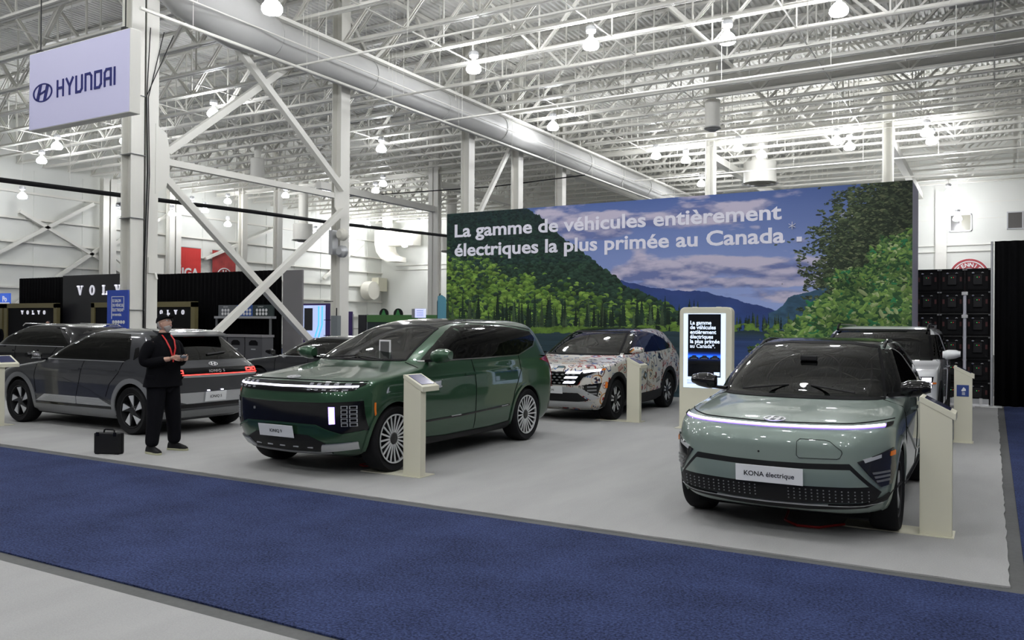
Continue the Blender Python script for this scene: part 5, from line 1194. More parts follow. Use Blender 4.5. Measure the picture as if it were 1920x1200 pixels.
    def shell(name, m, test, d, par=Hd):
        keep = [q for q in f if all(test(v[i]) for i in q)]; idx = sorted({i for q in keep for i in q}); mp = {k: n for n, k in enumerate(idx)}
        c = Vector((0, 0, .03)); vv = [tuple((Vector(v[i])-c)*(1+d/(Vector(v[i])-c).length)+c) for i in idx]
        o = MB().add(vv, [tuple(mp[i] for i in q) for q in keep]).build(name, m, par, smooth=True); o.data.shade_smooth()
        so = o.modifiers.new('t', 'SOLIDIFY'); so.thickness = .008; so.offset = -1; return o
    shell('beard', 'beard', lambda p: p[2] < -.018 and p[0] > -.005+.2*max(0, p[2]+.1) and not (p[2] > -.03 and abs(p[1]) < .022 and p[0] > .08 and False), .006)
    MB().prism([(-.018, -.026), (0, -.022), (.018, -.026), (.013, -.036), (0, -.039), (-.013, -.036)], .080, .0935, 'x').build('mouth', 'lip', Hd)
    shell('hair', 'beard', lambda p: p[0] < -.005 and -.05 < p[2] < .07, .004)
    cap = shell('cap', 'cloth_black', lambda p: p[2] > .055, .014)
    br = []
    for k in range(13):
        a = -1.15+2.3*k/12; br.append((.07+.095*math.cos(a*.95), .082*math.sin(a)))
    brim = MB().prism(br+[(.06, .075), (.075, 0), (.06, -.075)], .070, .077).build('brim', 'cloth_black', cap); brim.rotation_euler = (0, math.radians(-4), 0)
    MB().lathe([(.014, .0), (.014, .004), (.008, .004), (.008, 0)], 16, 'x', (.098, -.01, .112)).build('cap_badge', 'white_paint', cap)
    for s in (1, -1):
        MB().lathe([(.0001, .002), (.016, .0), (.022, .004), (.028, -.004), (.018, -.012)], 14, 'y', (-.005, s*.070, .022)).build('ear', 'skin', Hd, smooth=True).scale = (1, 1, 1)
        MB().lathe([(.0001, .009), (.007, .0075), (.0105, .002), (.011, -.004)], 14, 'x', (.079, s*.030, .046)).build('eye', 'white_paint', Hd, smooth=True)
        MB().lathe([(.0001, .0105), (.0045, .0095)], 10, 'x', (.079, s*.030, .047)).build('iris', 'ink', Hd)
    g = MB()
    for s in (1, -1):
        pts = [(.104, s*.032+.023*math.cos(2*PI*k/16), .045+.018*math.sin(2*PI*k/16)) for k in range(17)]; g.tube(pts, .0022, 6, False)
        g.tube([(.102, s*.056, .05), (.0, s*.079, .045), (-.02, s*.079, .035)], .0018, 5)
    g.tube([(.105, -.01, .05), (.107, 0, .052), (.105, .01, .05)], .002, 5); g.build('glasses', 'ink', Hd)
    # the device in his hands
    D = empty('controller', (-9.50, 7.20, 0), math.radians(3), 'small dark remote controller held in the man\'s hands', 'controller')
    b = MB().prism([(.30, -.095), (.345, -.10), (.375, -.06), (.38, 0), (.375, .06), (.345, .10), (.30, .095), (.285, .05), (.28, 0), (.285, -.05)], 1.245, 1.278).build('housing', 'device', D, bevel=.008)
    MB().box(.295, -.045, 1.278, .36, .045, 1.284).build('display', 'silver_dark', D, bevel=.002)
    for s in (1, -1):
        MB().lathe([(.005, 1.278), (.005, 1.292), (.010, 1.294), (.008, 1.300), (.0001, 1.300)], 12, c=(.325, s*.068, 0)).build('thumb_stick', 'black_plastic', D)
        MB().tube([(.375, s*.05, 1.27), (.40, s*.052, 1.30)], .005, 6).build('antenna', 'black_plastic', D)
    # hard case on the floor
    K = empty('briefcase', (-9.93, 6.72, 0), math.radians(22), 'black hard briefcase standing on the grey carpet left of the man', 'case')
    MB().box(-.175, -.065, .008, .175, .0, .275).build('shell', 'black_plastic', K, bevel=.014); MB().box(-.175, .002, .008, .175, .06, .275).build('lid', 'black_plastic', K, bevel=.014)
    MB().tube([(-.075, 0, .272), (-.07, 0, .305), (-.05, 0, .318), (.05, 0, .318), (.07, 0, .305), (.075, 0, .272)], .011, 8).build('handle', 'black_plastic', K, smooth=True)
    for s in (1, -1): MB().box(s*.12-.02, -.073, .235, s*.12+.02, -.06, .285).build('latch', 'black_gloss', K, bevel=.003)
    for s in (1, -1): MB().box(s*.14-.02, -.06, 0, s*.14+.02, .055, .010).build('foot', 'rubber', K)
# ================================================================== landscape wall
def landscape():
    w, h = 1770, 720; LX, LZ = 11.79, 4.8
    x = np.linspace(0, LX, w)[None].repeat(h, 0); z = np.linspace(0, LZ, h)[:, None].repeat(w, 1)
    A = np.zeros((h, w, 3))
    def pl(pts, jit=0, seed=1, s=60): 
        px, pz = zip(*pts); y = np.interp(x[0], px, pz)
        if jit: y = y+jit*(vnoise(2, w, 1, s, seed, 5, .6)[0]-.5)*2
        return y[None]
    # sky
    t = np.clip((z-2.2)/2.6, 0, 1)[..., None]; A[:] = (1-t)*np.array([.30, .38, .68])+t*np.array([.085, .14, .36])
    A *= (1-.25*np.clip((x-8)/3, 0, 1)*np.clip((z-3.2)/1.5, 0, 1))[..., None]
    n = vnoise(h, w, 11, 9, 21, 6, .52); n2 = vnoise(h, w, 11, 9, 22, 4)
    band = np.exp(-((z-4.30-.12*np.sin(x*.9))/.30)**2)*np.clip((x-2.6)/.6, 0, 1)*np.clip((9.3-x)/1.0, 0, 1)
    band = np.maximum(band, .95*np.exp(-((z-3.05-.10*np.sin(x*1.7+1))/.24)**2)*np.clip((x-4.6)/.5, 0, 1))
    band = np.maximum(band, .85*np.exp(-((z-3.62)/.17)**2)*np.clip((x-7.6)/.6, 0, 1)*np.clip((10.0-x)/.4, 0, 1))
    band = np.maximum(band, .8*np.exp(-((z-2.72)/.13)**2)*np.clip((x-5.1)/.6, 0, 1)); band = np.maximum(band, .55*np.exp(-((z-2.42)/.15)**2))
    c = np.clip((band+(n-.5)*2.4-.30)*3.4, 0, 1)[..., None]; sh = np.clip((n-np.roll(n, -22, 0))*5+.55+(n-.5)*.6, 0, 1)[..., None]
    cc = (1-sh)*np.array([.14, .17, .36])+sh*np.array([.56, .51, .62]); A = A*(1-c*.93)+cc*c*.93
    # far ridges
    far = pl([(0, 2.9), (5.26, 2.83), (5.61, 2.74), (6.17, 2.62), (6.6, 2.56), (7.1, 2.54), (7.45, 2.52), (7.67, 2.42), (8.11, 2.34), (8.3, 2.24), (8.6, 2.2), (8.84, 2.12), (9.02, 2.05), (9.3, 2.12), (12, 2.1)], .03, 3)
    mk = z < far; d = np.clip((far-z)/.6, 0, 1); col = np.array([.030, .055, .19])*(1-.0*d[..., None])+np.array([.0, .015, .05])*d[..., None]
    col = col*(.8+.4*vnoise(h, w, 20, 30, 5)[..., None]); A = np.where(mk[..., None], col, A)
    rh = pl([(0, 0), (8.85, 2.0), (9.02, 2.07), (9.18, 2.2), (9.28, 2.36), (9.42, 2.42), (9.62, 2.46), (9.8, 2.5), (10.1, 2.62), (12, 3)], .03, 8)
    mk = (z < rh) & (x > 8.85); col = (np.array([.035, .085, .14]))*(.5+1.0*vnoise(h, w, 60, 80, 15)[..., None]); A = np.where(mk[..., None], col, A)
    # wooded hill
    hill = pl([(0, 4.95), (2.1, 4.9), (2.35, 4.84), (2.6, 4.76), (2.92, 4.58), (3.24, 4.34), (3.55, 4.05), (3.7, 3.92), (4.08, 3.66), (4.46, 3.38), (4.83, 3.10), (5.19, 2.86), (5.4, 2.66), (5.76, 2.54), (6.3, 2.33), (6.6, 2.17), (6.91, 1.97), (7.1, 1.75), (7.3, 1.0), (12, 0)], .07, 4, 140)
    mk = z < hill; tex = vnoise(h, w, 55, 110, 31, 5, .62); blob = vnoise(h, w, 34, 60, 33, 3, .5)
    lightband = pl([(0, 3.70), (.41, 3.45), (1.11, 3.28), (1.79, 3.05), (2.45, 2.90), (3.09, 2.75), (3.71, 2.6), (4.61, 2.42), (5.76, 2.2), (6.97, 1.8)], .12, 6, 20)
    lb = 1/(1+np.exp(-(lightband-z+(blob-.5)*.9)/.07)); lb = lb*np.clip(.35+1.2*blob, 0, 1.2)
    top = .62*np.clip(tex*2.2-.65, 0, 1)+.38*np.clip(blob*2.4-.75, 0, 1)
    dark = np.array([.006, .016, .014]); mid = np.array([.025, .075, .035]); lit = np.array([.19, .34, .055])
    up = np.clip((z-3.5)/1.2, 0, 1)
    base = dark+(mid-dark)*(top*(1-.55*up))[..., None]; base[..., 2] += .010*up
    col = base*(1-lb[..., None])+(np.array([.02, .055, .015])+(lit-np.array([.02, .055, .015]))*(np.clip(top*1.35-.15, 0, 1)**1.3)[..., None])*lb[..., None]
    A = np.where(mk[..., None], col, A)
    rr = np.random.default_rng(31); P_ = sorted([(rr.uniform(0, 7.2), rr.uniform(1.45, 4.8)) for _ in range(5200)], key=lambda p: -p[1])
    for cx, cz in P_:
        iy, ix = min(h-1, int(cz/LZ*h)), min(w-1, int(cx/LX*w))
        if not mk[iy, ix] or cz > hill[0, ix]-.02: continue
        L_ = float(lb[iy, ix]); b_ = float(blob[iy, ix]); s_ = (.035+.05*(4.8-cz)/3.3)*rr.uniform(.7, 1.35); u = rr.random()
        col = np.array([.014, .034, .022])*(.6+1.2*u) if rr.random() > L_*.85 else (np.array([.055, .12, .025]) if u < .35 else np.array([.12, .22, .035]) if u < .75 else np.array([.20, .33, .06]))*(.45+.8*b_)
        if cz > 3.3: col = col*(1-.5*min(1, (cz-3.3)/1.2))+np.array([0, .002, .008])
        x0, x1 = max(0, int((cx-s_)/LX*w)), min(w, int((cx+s_)/LX*w)+2); y0, y1 = max(0, int((cz-s_)/LZ*h)), min(h, int((cz+s_)/LZ*h)+2)
        X = (x[y0:y1, x0:x1]-cx)/s_; Z = (z[y0:y1, x0:x1]-cz)/(s_*.75); g_ = tex[y0:y1, x0:x1]; qq = X*X+Z*Z < .75+.5*g_
        A[y0:y1, x0:x1][qq] = (col*(.30+1.0*np.clip((Z+1)/2, 0, 1)*(.55+.9*g_))[..., None])[qq]
    # spruces along the foot of the hill and the shrubs on the shore
    r = np.random.default_rng(9)
    for k in range(170):
        cx = r.uniform(0, 7.25) if k < 120 else r.uniform(7.3, 9.6); hh = r.uniform(.28, .85)*(1 if cx < 6 else .8) if k < 120 else r.uniform(.15, .30); z0 = 1.45+.03*cx+r.uniform(-.12, .3)*(1 if k < 120 else .2); wd = hh*r.uniform(.11, .17)
        if cx < 2.2: hh *= 1.15
        x0, x1 = max(0, int((cx-wd)/LX*w)), min(w, int((cx+wd)/LX*w)+1); y0, y1 = max(0, int((z0-.1)/LZ*h)), min(h, int((z0+hh)/LZ*h))
        if x1 <= x0 or y1 <= y0: continue
        X = np.abs(x[y0:y1, x0:x1]-cx); Z = z[y0:y1, x0:x1]; e = wd*(1-np.clip((Z-z0)/hh, 0, 1))*(.72+.16*np.sin(Z*(70+k%40)+k))*(.55+.9*tex[y0:y1, x0:x1]); q = (X < e)
        s = r.uniform(.6, 1.5); c0 = np.array([.008, .020, .012])*s if r.random() < .6 else np.array([.035, .06, .03])*s
        V = A[y0:y1, x0:x1]; nn = tex[y0:y1, x0:x1][..., None]; V[q] = (c0*(.35+1.4*nn))[q]
    shore = pl([(0, 1.46), (2.78, 1.54), (6.71, 1.62), (8.05, 1.66), (12, 1.7)], .05, 14, 60)
    q = (z < shore+.10) & (z > shore-.10) & (x < 9.9); col = np.array([.10, .18, .03])*(.25+1.5*tex[..., None]); q2 = q & (tex+.4*(x < 4.6)*(x > 1.5) > .48); A = np.where(q2[..., None], col, A)
    q = z < shore-.06; refl = np.array([.012, .030, .032])+np.array([.02, .03, .05])*vnoise(h, w, 90, 8, 41)[..., None]; bl = np.clip((x-7.2)/.8, 0, 1)*np.clip((1.55-z)/.2, 0, 1); refl = refl*(1-bl[..., None])+np.array([.03, .06, .17])*(.6+.8*vnoise(h, w, 60, 6, 42)[..., None])*bl[..., None]
    A = np.where(q[..., None], refl, A)
    # near trees at the right: dark upper boughs, bright leaves below
    e1 = vnoise(h, w, 30, 62, 51, 6, .68); e2 = vnoise(h, w, 90, 150, 52, 3, .7)
    left = np.interp(z[:, 0], [0, 1.2, 1.6, 1.9, 2.3, 2.6, 2.9, 3.3, 3.6, 3.9, 4.05, 4.3, 4.6, 4.8], [8.6, 8.7, 9.2, 9.7, 9.95, 9.8, 9.75, 9.75, 9.7, 9.95, 10.2, 10.35, 10.45, 10.7])[:, None]
    m = x-left+(e1-.5)*2.3; leaf = np.interp(x[0], [9.2, 9.9, 10.3, 10.7, 11.2, 11.8], [1.9, 2.35, 2.75, 3.1, 3.45, 3.75])[None]
    low = (z < leaf+(vnoise(h, w, 24, 40, 55, 3)-.5)*.9)
    m = np.where(low, x-left+.12+(vnoise(h, w, 50, 100, 56, 3)-.5)*.8, m)
    hole = (~low) & (e2+np.clip((x-left)/2.2, 0, .45) < .50)
    q = (m > 0) & ~hole
    dk = np.array([.018, .030, .016])+(np.array([.085, .12, .05])-np.array([.018, .03, .016]))*np.clip(e2*2.4-1.0, 0, 1)[..., None]
    dk = dk*(1-.55*np.clip((x-10.6)/1.2, 0, 1)[..., None])
    l1 = vnoise(h, w, 75, 150, 61, 2, .6); l2 = vnoise(h, w, 60, 130, 62, 2, .5); l3 = vnoise(h, w, 12, 20, 63, 3)
    l4 = vnoise(h, w, 140, 250, 64, 2, .7); l5 = vnoise(h, w, 45, 90, 65, 3, .6)
    br = np.array([.012, .035, .014])+np.array([.10, .20, .05])*(np.clip(l1*3.2-1.2, 0, 1)*(.4+.9*l4))[..., None]*(.4+1.1*l3[..., None])
    wl = np.clip((l4*.55+l2*.45-.55)*7, 0, 1)[..., None]; br = br*(1-wl)+np.array([.34, .38, .17])*(.35+.8*l3[..., None])*wl
    wg = (np.clip((l5-.60)*9, 0, 1)*np.clip((3.1-z), 0, 1))[..., None]; br = br*(1-wg*.8)+np.array([.02, .13, .05])*(.5+l4[..., None])*wg*.8
    wy = (np.clip((l3-.55)*5, 0, 1)*np.clip(l4*2-.6, 0, 1))[..., None]; br = br*(1-wy*.6)+np.array([.30, .30, .04])*wy*.6
    A = np.where(q[..., None], np.where(low[..., None], br*.55, dk*.8), A)
    r = np.random.default_rng(77); okl = q & low; okd = (m > -.10) & ~low
    def dab(cx, cz, a, b, ang, col, shade=.5):
        R_ = max(a, b); x0, x1 = max(0, int((cx-R_)/LX*w)), min(w, int((cx+R_)/LX*w)+2); y0, y1 = max(0, int((cz-R_)/LZ*h)), min(h, int((cz+R_)/LZ*h)+2)
        if x1 <= x0 or y1 <= y0: return
        X = x[y0:y1, x0:x1]-cx; Z = z[y0:y1, x0:x1]-cz; c_, s_ = math.cos(ang), math.sin(ang); U = (X*c_+Z*s_)/a; V_ = (-X*s_+Z*c_)/b
        qq = U*U+V_*V_ < 1; A[y0:y1, x0:x1][qq] = (np.array(col)*(1-shade*.5+shade*np.clip((V_+1)/2, 0, 1))[..., None])[qq]
    n_ = 0
    while n_ < 9500:
        cx, cz = r.uniform(8.6, 11.79), r.uniform(.3, 4.8); iy, ix = min(h-1, int(cz/LZ*h)), min(w-1, int(cx/LX*w)); n_ += 1
        if okl[iy, ix]:
            u = r.random(); l = l3[iy, ix]*.9+.25; sz = r.uniform(.018, .042)*(1.35 if cz < 2.6 else 1)
            col = (np.array([.025, .075, .025]) if u < .30 else np.array([.09, .17, .045]) if u < .62 else np.array([.16, .27, .06]) if u < .84 else np.array([.30, .36, .17]) if u < .94 else np.array([.02, .15, .06]))*l*1.35
            dab(cx, cz, sz*r.uniform(1.2, 2.2), sz*.75, r.uniform(-1.2, 1.2), col)
        elif okd[iy, ix]:
            u = r.random(); sz = r.uniform(.010, .026); k_ = (.35+.9*e2[iy, ix])*(1-.45*min(1, max(0, (cx-10.5)/1.2)))
            dab(cx, cz, sz*r.uniform(1.3, 3), sz*.8, r.uniform(-.6, .6), (np.array([.020, .032, .018]) if u < .5 else np.array([.06, .085, .04]) if u < .85 else np.array([.12, .14, .07]))*k_*1.3)
    return np.clip(A, 0, 1)
def srgb(A): return np.where(A <= .0031308, A*12.92, 1.055*np.power(np.maximum(A, 1e-6), 1/2.4)-.055)
def build_backdrop():
    image_mat('landscape_print', srgb(landscape()), .6, spec=.25)
    mat('wall_side', (.62, .60, .72), .6); mat('letter_white', (.76, .75, .84), .6)
    o = empty('display_wall', (0, 0, 0), 0, 'long stand wall printed with a lake, wooded hill and sky, lettered in French', 'wall')
    MB().box(-13.26, 19.21, 0, -1.47, 20.75, 4.78).build('wall_box', 'wall_side', o)
    f = uv_quad('printed_face', [(-13.26, 19.2, 0), (-1.47, 19.2, 0), (-1.47, 19.2, 4.79), (-13.26, 19.2, 4.79)], 'landscape_print', o)
    def fit(s, x, z, width, size):
        t = text('lettering', s, size, 'letter_white', o, (x, 19.195, z), FACE_Y, ext=.004, bold=.0115)
        bb = [v.co.x for v in t.data.vertices]; k = width/(max(bb)-min(bb)); t.scale = (k, 1, 1); t.location.x = x-min(bb)*k; return t
    fit('La gamme de véhicules entièrement', -12.99, 4.13, 8.86, .49); fit('électriques la plus primée au Canada', -12.99, 3.60, 8.93, .49)
    m = MB()
    for k in range(3):
        a = PI/2+k*PI/3; m.bar((-3.90-.085*math.cos(a), 19.19, 3.965-.085*math.sin(a)), (-3.90+.085*math.cos(a), 19.19, 3.965+.085*math.sin(a)), .01, .035, up=(0, 1, 0))
    m.build('lettering', 'letter_white', o); MB().box(-3.80, 19.18, 3.60, -3.69, 19.2, 3.71).build('lettering', 'letter_white', o)
    for k in range(1, 6): MB().box(-13.26+k*1.965, 19.197, 0, -13.26+k*1.965+.004, 19.2, 4.78).build('panel_joint', 'wall_side', o) if False else None

# ================================================================== hanging sign
def letters_custom(parent, m, x0, z0, h, y, th=.006):
    """squared capitals of the brand name, drawn as strokes"""
    s = .155*h
    G = {'H': ([(0, 0, 0, 1), (.62, 0, .62, 1), (0, .52, .62, .52)], .62), 'Y': ([(0, 1, .34, .50), (.68, 1, .34, .50), (.34, .50, .34, 0)], .68), 'U': ([(0, 1, 0, 0), (0, 0, .45, 0), (.45, 0, .62, .18), (.62, .18, .62, 1)], .62),
         'N': ([(0, 0, 0, 1), (0, 1, .45, 1), (.45, 1, .62, .82), (.62, .82, .62, 0)], .62), 'D': ([(0, 0, 0, 1), (0, 1, .62, 1), (.62, 1, .62, .2), (.62, .2, .45, 0), (.45, 0, 0, 0)], .62),
         'A': ([(0, 0, 0, .8), (0, .8, .17, 1), (.17, 1, .62, 1), (.62, 1, .62, 0), (0, .42, .62, .42)], .62), 'I': ([(0, 0, 0, 1)], .0)}
    x = x0
    for ch in 'HYUNDAI':
        st, wd = G[ch]; mb = MB()
        for q_, (a, b, c, d) in enumerate(st):
            y_ = y-.0012*q_; A = Vector((x+a*h, y_, z0+b*h)); B = Vector((x+c*h, y_, z0+d*h)); e = (B-A).normalized()*s*.42; mb.bar(A-e, B+e, th, s, up=(e.z, 0, -e.x) if True else (0, 0, 1))
        mb.build('brand_letter', m, parent); x += (wd+.36)*h
def build_sign():
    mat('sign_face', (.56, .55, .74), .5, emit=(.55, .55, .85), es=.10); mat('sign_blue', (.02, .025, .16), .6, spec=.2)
    o = empty('hanging_sign', (-15.2, 9.55, 5.53), 0, 'white hanging box sign with blue brand name and oval emblem, upper left', 'sign')
    MB().box(-1.6, 0, 0, 1.6, .22, 1.54).build('box', 'steel_white', o, bevel=.01)
    f = MB().box(-1.585, -.006, .015, 1.585, 0, 1.525).build('face', 'sign_face', o)
    e = emblem('emblem', o, 'sign_blue', .66, .37, .008); e.location = (-1.12, -.008, .71); e.scale = (1, 1, 1)
    letters_custom(o, 'sign_blue', -.62, .57, .30, -.012, .012)
    for x in (-1.4, 1.3): MB().tube([(x, .11, 1.52), (x, .11, 7.87)], .012, 5).build('suspension_wire', 'black_plastic', o)
    for x in (-1.4, 1.3): MB().box(x-.05, .05, 1.5, x+.05, .17, 1.62).build('clamp', 'black_plastic', o)

# ================================================================== reader stands
def build_stands():
    mat('tablet', (.03, .035, .10), .12, coat=.5); mat('blue_label', (.02, .05, .22), .5); mat('tablet_glow', (.05, .05, .12), .2, emit=(.30, .26, .75), es=.04)
    def stand(x, y, label, sticker=False, glow=False, rot=0):
        o = empty('information_stand', (x, y, 0), rot, label, 'stand')
        H0, H1 = 1.13, 1.00
        MB().prism([(-.125, .008), (.115, .008), (.115, H1-.005), (-.125, H0-.005)], 0, .10, 'y').build('post', 'cream', o, bevel=.003)
        MB().box(-.72, -.03, 0, .13, .26, .008).build('base_plate', 'cream', o)
        top = MB().prism([(-.13, H0-.03), (.14, H1-.045), (.14, H1+.012), (-.115, H0+.012), (-.13, H0+.008)], -.004, .32, 'y').build('reading_top', 'cream', o, bevel=.003)
        a = Vector((-.10, 0, H0+.006)); b = Vector((.125, 0, H1+.021)); d = (b-a).normalized(); n = Vector((-d.z, 0, d.x))*.004
        v = []
        for y_ in (.04, .28):
            for p in (a+d*.01, b-d*.03): v += [(p.x, y_, p.z), (p.x+n.x, y_, p.z+n.z)]
        MB().add(v, [(0, 2, 3, 1), (4, 5, 7, 6), (0, 1, 5, 4), (2, 6, 7, 3), (1, 3, 7, 5), (0, 4, 6, 2)]).build('tablet', 'tablet_glow' if glow else 'tablet', top)
        if sticker:
            l = MB().box(-.09, -.003, .69, .07, 0, .86).build('sticker', 'blue_label', o)
            MB().prism([(-.03, .78), (.0, .83), (.03, .80), (.03, .775), (-.02, .765)], -.006, -.003, 'y').build('sticker_mark', 'white_paint', l)
            for k in range(3): MB().box(-.02, -.005, .715+k*.015, .02, -.003, .722+k*.015).build('sticker_print', 'white_paint', l)
        return o
    stand(-5.63, 7.50, 'cream information stand in front of the green SUV front wheel', glow=True)
    stand(-.40, 7.66, 'cream information stand at the right of the sage green car')
    stand(-.38, 14.05, 'cream information stand with small blue sticker, beside the white SUV', True)
    stand(-5.50, 13.78, 'cream information stand in front of the sticker-covered SUV')
    stand(-14.1, 7.5, 'cream information stand cut by the left edge of the photo', True)

# ================================================================== digital kiosk
def build_kiosk():
    o = empty('digital_kiosk', (-4.10, 13.42, 0), 0, 'cream rounded digital kiosk with a lit portrait screen between sticker SUV and sage car', 'kiosk')
    r = .09; P = []
    for cx, cz, a0 in ((.44-r, 2.02-r, 0), (-.44+r, 2.02-r, 90)):
        for k in range(7): a = math.radians(a0+15*k); P.append((cx+r*math.cos(a), cz+r*math.sin(a)))
    P += [(-.44, 0), (.44, 0)]
    MB().prism(P, 0, .16, 'y').build('housing', 'cream', o, bevel=.012, smooth=False)
    MB().box(-.50, -.05, 0, .50, .30, .012).build('base_plate', 'cream', o)
    mat('screen_light', (.5, .6, .8), .2, emit=(.62, .74, 1), es=1.0); mat('screen_black', (.004, .005, .008), .15); mat('screen_text', (.7, .8, 1), .3, emit=(.72, .82, 1), es=.9)
    s = MB().box(-.365, -.008, .69, .335, 0, 1.915).build('screen', 'screen_light', o)
    MB().box(-.29, -.012, .87, .26, -.008, 1.905).build('picture', 'screen_black', s)
    for k, L in enumerate(('La gamme', 'de véhicules', 'entièrement', 'électriques', 'la plus primée', 'au Canada*.')):
        text('headline', L, .088, 'screen_text', s, (-.255, -.0125, 1.735-k*.077), FACE_Y, ext=.0005, bold=.0022 if k < 5 else .0012)
    n, m2 = 60, 120; yy, xx = np.mgrid[0:n, 0:m2]; g = np.exp(-((yy-32)/13.)**2)[..., None]*np.array([.10, .30, .85]); g += np.exp(-((yy-30)/5.)**2)[..., None]*np.array([.1, .2, .35])
    for cx in (22, 60, 98):
        q = ((xx-cx)/17.)**2+((yy-24)/6.)**2 < 1; g[q] = (.04, .045, .06); q = ((xx-cx-1)/9.)**2+((yy-30)/5.)**2 < 1; g[q] = (.10, .11, .13); q = (abs(yy-22) < 1) & (abs(xx-cx) < 12); g[q] = (.5, .55, .65)
    image_mat('screen_cars', g, .3, emit=.9)
    uv_quad('car_picture', [(-.29, -.0125, 1.08), (.26, -.0125, 1.08), (.26, -.0125, 1.33), (-.29, -.0125, 1.33)], 'screen_cars', s)
    MB().box(.15, -.013, .895, .245, -.0125, .955).build('logo_block', 'screen_light', s); MB().box(.03, -.013, .895, .13, -.0125, .91).build('small_print', 'screen_text', s)
    text('small_print', 'HYUNDAI', .03, 'blue_label', s, (-.3, -.0105, .80), FACE_Y, ext=.0005)
    for k in range(2): MB().box(-.3, -.0105, .775-k*.02, .1, -.008, .780-k*.02).build('small_print', 'blue_label', s)
    for x in (-.2, .2): MB().box(x-.03, .03, 2.02, x+.03, .12, 2.03).build('vent', 'silver', o)

# ================================================================== led wall and curtain at right
def build_right_back():
    mat('led_panel', (.005, .005, .006), .7, spec=.2); mat('bracket', (.6, .6, .6), .4); mat('dot_red', (.5, .02, .02), .4, emit=(1, .05, .03), es=.8); mat('dot_green', (.05, .5, .1), .4, emit=(.1, 1, .2), es=1); mat('pole_white', (.62, .62, .68), .35, .2)
    mat('dim_red', (.06, .008, .008), .6); mat('dot_blue', (.12, .16, .35), .4)
    W_, H_ = .50, .5
    proto = None
    for cI in range(4):
        for rI in range(6):
            x = -.30-W_*(cI+.0)+.0-.0; z = .02+H_*rI
            if proto is None:
                proto = empty('led_cabinet', (0, 0, 0), 0, None, 'screen panel', 'cabinets of the dark screen wall')
                MB().box(-W_/2+.001, 0, .001, W_/2-.001, .06, H_-.001).build('cabinet', 'led_panel', proto)
                fr = MB()
                for a in (-.23, .2): fr.box(a, -.02, .02, a+.03, 0, H_-.02)
                for a in (.02, H_-.05): fr.box(-.23, -.02, a, .23, 0, a+.03)
                fr.build('frame', 'frit', proto); MB().box(-.09, -.05, .14, .09, 0, .36).build('control_box', 'black_plastic', proto, bevel=.01)
                for s in (1, -1):
                    MB().box(s*.225-.02, -.03, .46, s*.225+.02, 0, .49).build('corner_latch', 'silver_dark', proto)
                    MB().tube([(s*.11, -.03, .40), (s*.09, -.05, .41), (s*.07, -.03, .40)], .008, 5).build('handle', 'bracket', proto); MB().box(s*.17-.02, -.008, .22, s*.17+.02, -.001, .32).build('grip', 'dim_red', proto)
                MB().box(-.02, -.056, .30, -.005, -.05, .31).build('status_light', 'dot_green', proto); MB().box(.02, -.056, .30, .035, -.05, .31).build('status_light', 'dot_red', proto); MB().box(-.10, -.045, .385, -.08, -.03, .405).build('plug', 'dot_blue', proto)
                o = proto
            else: o = copy_tree(proto)
            o.location = (x, 20.98, z)
            o['label'] = 'black screen cabinet in the dark wall, %s column from the curtain, %s from the floor' % (ORD[cI], ORD[rI])
    o = empty('support_pole', (-.54, 20.6, 0), 0, 'white upright pole with clamps in front of the dark screen cabinets', 'pole')
    MB().tube([(0, 0, 0), (0, 0, 2.48)], .035, 10).build('tube', 'pole_white', o, smooth=True)
    for z in (1.95, 2.45): MB().box(-.06, -.05, z-.03, .06, .05, z+.04).build('clamp', 'bracket', o, bevel=.005)
    MB().box(-.2, -.2, 0, .2, .2, .02).build('foot', 'bracket', o)
    o = empty('support_pole', (-.03, 20.75, 0), 0, 'thin silver pole at the edge of the black curtain', 'pole')
    MB().tube([(0, 0, 0), (0, 0, 3.58)], .025, 10).build('tube', 'silver', o, smooth=True); MB().box(-.2, -.2, 0, .2, .2, .015).build('foot', 'bracket', o)
    o = empty('base_rail', (-1.0, 20.78, 0), 0, 'pale base rail along the foot of the dark screen wall', 'rail')
    MB().box(-.45, -.06, .0, .92, .06, .05).build('rail', 'white_paint', o); MB().box(-.45, -.05, .05, .92, .05, .16).build('beam', 'silver', o)
    for k in range(5): MB().box(-.3+k*.26, -.08, .05, -.24+k*.26, .08, .17).build('bracket', 'bracket', o)
    def drape(name, x0, x1, y, h, label, amp=.06, pitch=.22, z0=.01):
        n = int(abs(x1-x0)/pitch*6); v = []; f = []; r = random.Random(int(x0*10))
        for i in range(n+1):
            x = x0+(x1-x0)*i/n; yy = y+amp*math.sin(2*PI*i/6+r.uniform(-.5, .5))
            v += [(x, yy, z0), (x, yy*.5+y*.5, h)]
        f = [(2*i, 2*i+2, 2*i+3, 2*i+1) for i in range(n)]
        o = MB().add(v, f).build(name, 'drape', smooth=True); o.data.shade_smooth(); s = o.modifiers.new('t', 'SOLIDIFY'); s.thickness = .01
        return tag(o, label, 'curtain')
    drape('black_curtain', .02, 6, 20.95, 3.6, 'tall black pipe-and-drape curtain at the right edge')
    # second-row booth, far left
    drape('black_curtain', -38.1, -34.3, 21.3, 3.62, 'black curtain at far left beside the dark lettered wall')
    drape('black_curtain', -29.6, -21.75, 21.3, 3.58, 'wide black curtain behind the man, under the red banners')
    drape('black_curtain', -25.2, -22.9, 22.4, 3.3, 'black curtain folded back behind the grey tall panel')
    mat('booth_dark', (.018, .018, .022), .5, coat=.1); mat('gold_frame', (.20, .17, .075), .45); mat('panel_black', (.006, .006, .007), .7, spec=.2); mat('grey_felt', (.24, .23, .235), .9, bump=(80, .2)); mat('letter_lit', (.8, .8, .85), .4, emit=(.8, .8, .9), es=.5)
    o = empty('booth_wall', (-34.3, 21.0, 0), 0, 'dark charcoal booth wall with large white brand letters, left of the near column', 'wall')
